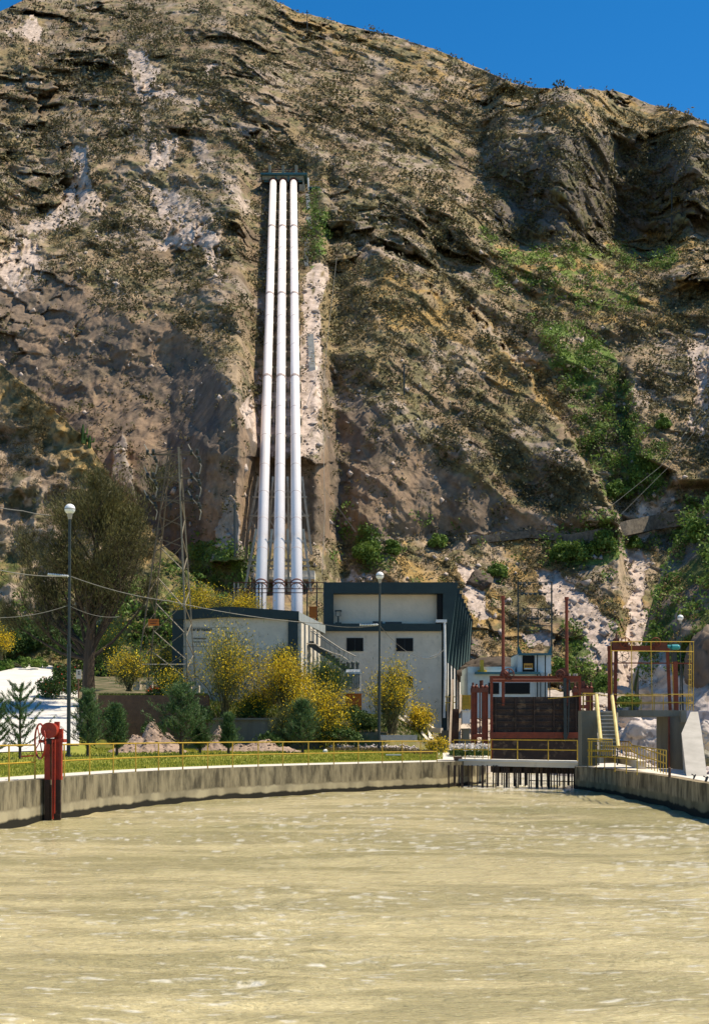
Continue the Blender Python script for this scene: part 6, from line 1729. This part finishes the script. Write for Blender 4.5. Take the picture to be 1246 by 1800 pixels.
# larger bushes on the hillside, each one its own
HB = [(1130, 828, 42, 40, 'largest bright green tree bush where the gully meets the rock face'), (1085, 860, 30, 24, 'green bush left of the largest one at the gully foot'), (1010, 965, 34, 28, 'dark green bush on the terrace right of the gantry'),
      (1060, 950, 30, 26, 'dark green bush at the end of the stone terrace'), (985, 970, 24, 22, 'smaller bush left of the terrace bushes'), (645, 965, 34, 22, 'grey green bush on the cliff foot above the powerhouse'),
      (690, 960, 20, 18, 'round bush right of the cliff foot bush above the powerhouse'), (770, 950, 24, 14, 'low bush at the left end of the stone terrace'), (1225, 930, 26, 34, 'dark bush at the right edge below the path'),
      (1115, 950, 18, 16, 'small bush at the head of the pale scree chute'), (1165, 740, 20, 18, 'bush on the rock face by the right edge'), (875, 1000, 24, 16, 'bush above the pale block on the ochre slope')]
for k, (x, y, a_, b_, l) in enumerate(HB):
    y0 = y + b_ * .6; D_ = mD(x, y0) - .6
    if x > 1170 and y > 880: D_ = near_D(x, y0, 'right') - .3
    bush(l, x, y0, a_ * .8, b_ * 1.4, D_, M_green, 40 + k, 3000, .3, name='hillside_bush', group='big bushes on the hillside')

# young pines
def pine(label, px, py, pytop, wpx, D, seed, sparse=False, dn=1.0):
    rs = random.Random(seed); rn = np.random.default_rng(seed)
    base = P(px, py, D); base.z = float(gz(px, D)); H = ZZ(pytop, D) - base.z; Wd = wpx / F * D / 2
    t_ = thing('young_pine', label, 'pine', base, 'young pines on the lawn')
    mb = MB(); top = base + Vector((0, 0, H)); mb.tube([base, base.lerp(top, .5), top], [.07, .045, .012], 7)
    seg = []
    nw = 9 if not sparse else 7
    for w in range(nw):
        u = .16 + .78 * w / (nw - 1); nb = 5
        for b in range(nb):
            a = 6.28 * b / nb + w * .9 + rs.uniform(-.3, .3); Lb = Wd * (1.12 - .85 * u) * rs.uniform(.55, 1.3) * (1.2 if sparse else 1.25)
            p0 = base + Vector((0, 0, H * u)); o = Vector((cos(a), sin(a), 0))
            p1 = p0 + o * Lb * .5 + Vector((0, 0, Lb * .28)); p2 = p0 + o * Lb + Vector((0, 0, Lb * (.85 if sparse else .7)))
            mb.tube([p0, p1, p2], [.022, .014, .008], 4)
            for j in range(9):
                t = .18 + .82 * j / 8; q = p0.lerp(p1, t * 2) if t < .5 else p1.lerp(p2, t * 2 - 1); dd = (p1 - p0 if t < .5 else p2 - p1).normalized(); seg.append((q, dd))
            if not sparse:
                for s_ in (-1, 1):
                    q1 = p1 + Vector((-o.y, o.x, .5)) * s_ * Lb * .35
                    q1.z = p1.z + Lb * .3
                    mb.tube([p1, q1], .008, 4)
                    for j in range(5): seg.append((p1.lerp(q1, (j + 1) / 5), (q1 - p1).normalized()))
    for j in range(14): seg.append((base + Vector((0, 0, H * (.35 + .65 * j / 13))), Vector((0, 0, 1))))
    mb.build('trunk', M_bark, t_)
    pt = np.array([s[0][:] for s in seg]); ax = np.array([s[1][:] for s in seg]); per = int((16 if sparse else 10) * dn)
    cen = np.repeat(pt, per, 0) + rn.normal(size=(len(pt) * per, 3)) * (.035 if sparse else .045)
    L = Leaves(); L.add(leaf_quads(cen, rn.uniform(.10, .22, len(cen)), .12, .15, rng=rn, axis=np.repeat(ax, per, 0) * .8)); L.build('crown', M_pine, t_)
pine('sparse young pine with upturned arms in front of the white road', 36, 1325, 1208, 92, 58, 1, True)
pine('young pine cut by the left edge of the view', -6, 1335, 1232, 76, 57, 2, True)
pine('dense dark young pine just right of the left lamp', 155, 1328, 1215, 66, 61, 3)
pine('smaller dense young pine between the dark pine and the pink heap', 206, 1326, 1240, 50, 62, 4)
pine('largest bushy young pine in front of the pylon foot', 318, 1324, 1212, 108, 63, 5, dn=1.3)
pine('thin small young pine before the second pink heap', 402, 1322, 1256, 34, 64, 6)
pine('round young pine at the right end of the earth heaps', 532, 1318, 1235, 76, 66, 7)
pine('small bushy pine low behind the largest pine', 352, 1322, 1270, 40, 65, 8)

# cacti on the left crest
for (x, y, h, l) in ((146, 772, 26, 'tall thin cactus on the crest of the left slope'), (158, 782, 16, 'shorter cactus right of the tall one on the left crest'), (150, 776, 14, 'small cactus between the two others on the left crest')):
    D_ = near_D(x, y, 'left') - .3; mb = MB(); q = P(x, y, D_); hh = h / F * D_
    mb.tube([q - Vector((0, 0, .4)), q + Vector((0, 0, hh * .6)), q + Vector((0.05, 0, hh))], [.16, .15, .07], 8); mb.tube([q + Vector((0, 0, hh * .3)), q + Vector((.4, 0, hh * .38)), q + Vector((.42, 0, hh * .75))], [.1, .1, .06], 7)
    tag(mb.build('cactus', M_bush, org=q), l, 'cactus', 'cacti on the crest')

# small roadside sign
sg_ = thing('road_sign', 'small white notice on a post beside the tree trunk', 'sign', P(138, 1228, 80))
mb = MB(); mb.cyl(P(138.5, 1228, 80), P(138.5, 1178, 80), .05, 6); mb.build('post', M_brick, sg_)
mb = MB(); mb.pbox(134.5, 1177, 143.5, 1193, 79.9, .04); b_o = mb.build('board', M_cream, sg_)
mb = MB(); mb.pbox(137.5, 1180, 140.5, 1182, 79.88, .01); mb.pbox(137.5, 1183, 139, 1186, 79.88, .01); mb.pbox(139.5, 1184, 141, 1186, 79.88, .01); mb.build('mark', M_frame, b_o)

# flower bed by the left gate frame, lawn grass, wall-top weeds
def field(n, f, name, m, size, asp, up, kind='stuff'):
    cen = np.array([f()[:] for _ in range(n)]); s = NR.uniform(size[0], size[1], n); cen[:, 2] += s * .3
    L = Leaves(); L.add(leaf_quads(cen, s, asp, up, axis=np.tile(np.array([0, 0, 1.0]), (n, 1)))); tag(L.build(name, m), kind='stuff')
def lawnpt():
    while True:
        x = RNG.uniform(-60, 778); lo = Dw(x) + 4.7; d = lo + (73 - lo) * RNG.random()
        if x < 150 and d > 63: continue
        return G(x, d)
field(42000, lawnpt, 'lawn_grass', M_grass, (.05, .14), .3, .6)
def terr():
    x = RNG.uniform(175, 760); d = RNG.uniform(74.3, 79.5) if x < 560 else RNG.uniform(74.3, 86); return G(x, d)
field(16000, terr, 'terrace_grass', leafmat('terrace_blade', (.05, .08, .012), (.10, .14, .02), (.24, .22, .04), .7), (.08, .24), .3, .6)
def roadside():
    x = RNG.uniform(-60, 100); d = road_end(x) + RNG.uniform(.2, 9); return G(x, d)
field(9000, roadside, 'roadside_grass', leafmat('bank_blade', (.04, .10, .012), (.08, .17, .02), (.2, .26, .04), .5), (.2, .5), .3, .8)
def bed():
    x = RNG.uniform(790, 862); d = RNG.uniform(69, 71.5); return Vector((XX(x, d), d, .15 + RNG.random() * .35))
cen = np.array([bed()[:] for _ in range(2600)]); L = Leaves(); L.add(leaf_quads(cen, NR.uniform(.08, .2, 2600), .4, .4)); tag(L.build('flower_bed_leaves', M_bush), kind='stuff')
cen = np.array([(bed() + Vector((0, 0, .25)))[:] for _ in range(520)]); L = Leaves(); L.add(leaf_quads(cen, NR.uniform(.07, .16, 520), .9, .3)); tag(L.build('flower_bed_blossom', M_whitefl), kind='stuff')
def weeds():
    x = RNG.uniform(575, 760); d = RNG.uniform(69.5, 71.5); return G(x, d)
field(3000, weeds, 'dry_weeds', M_dry, (.1, .3), .3, .6)
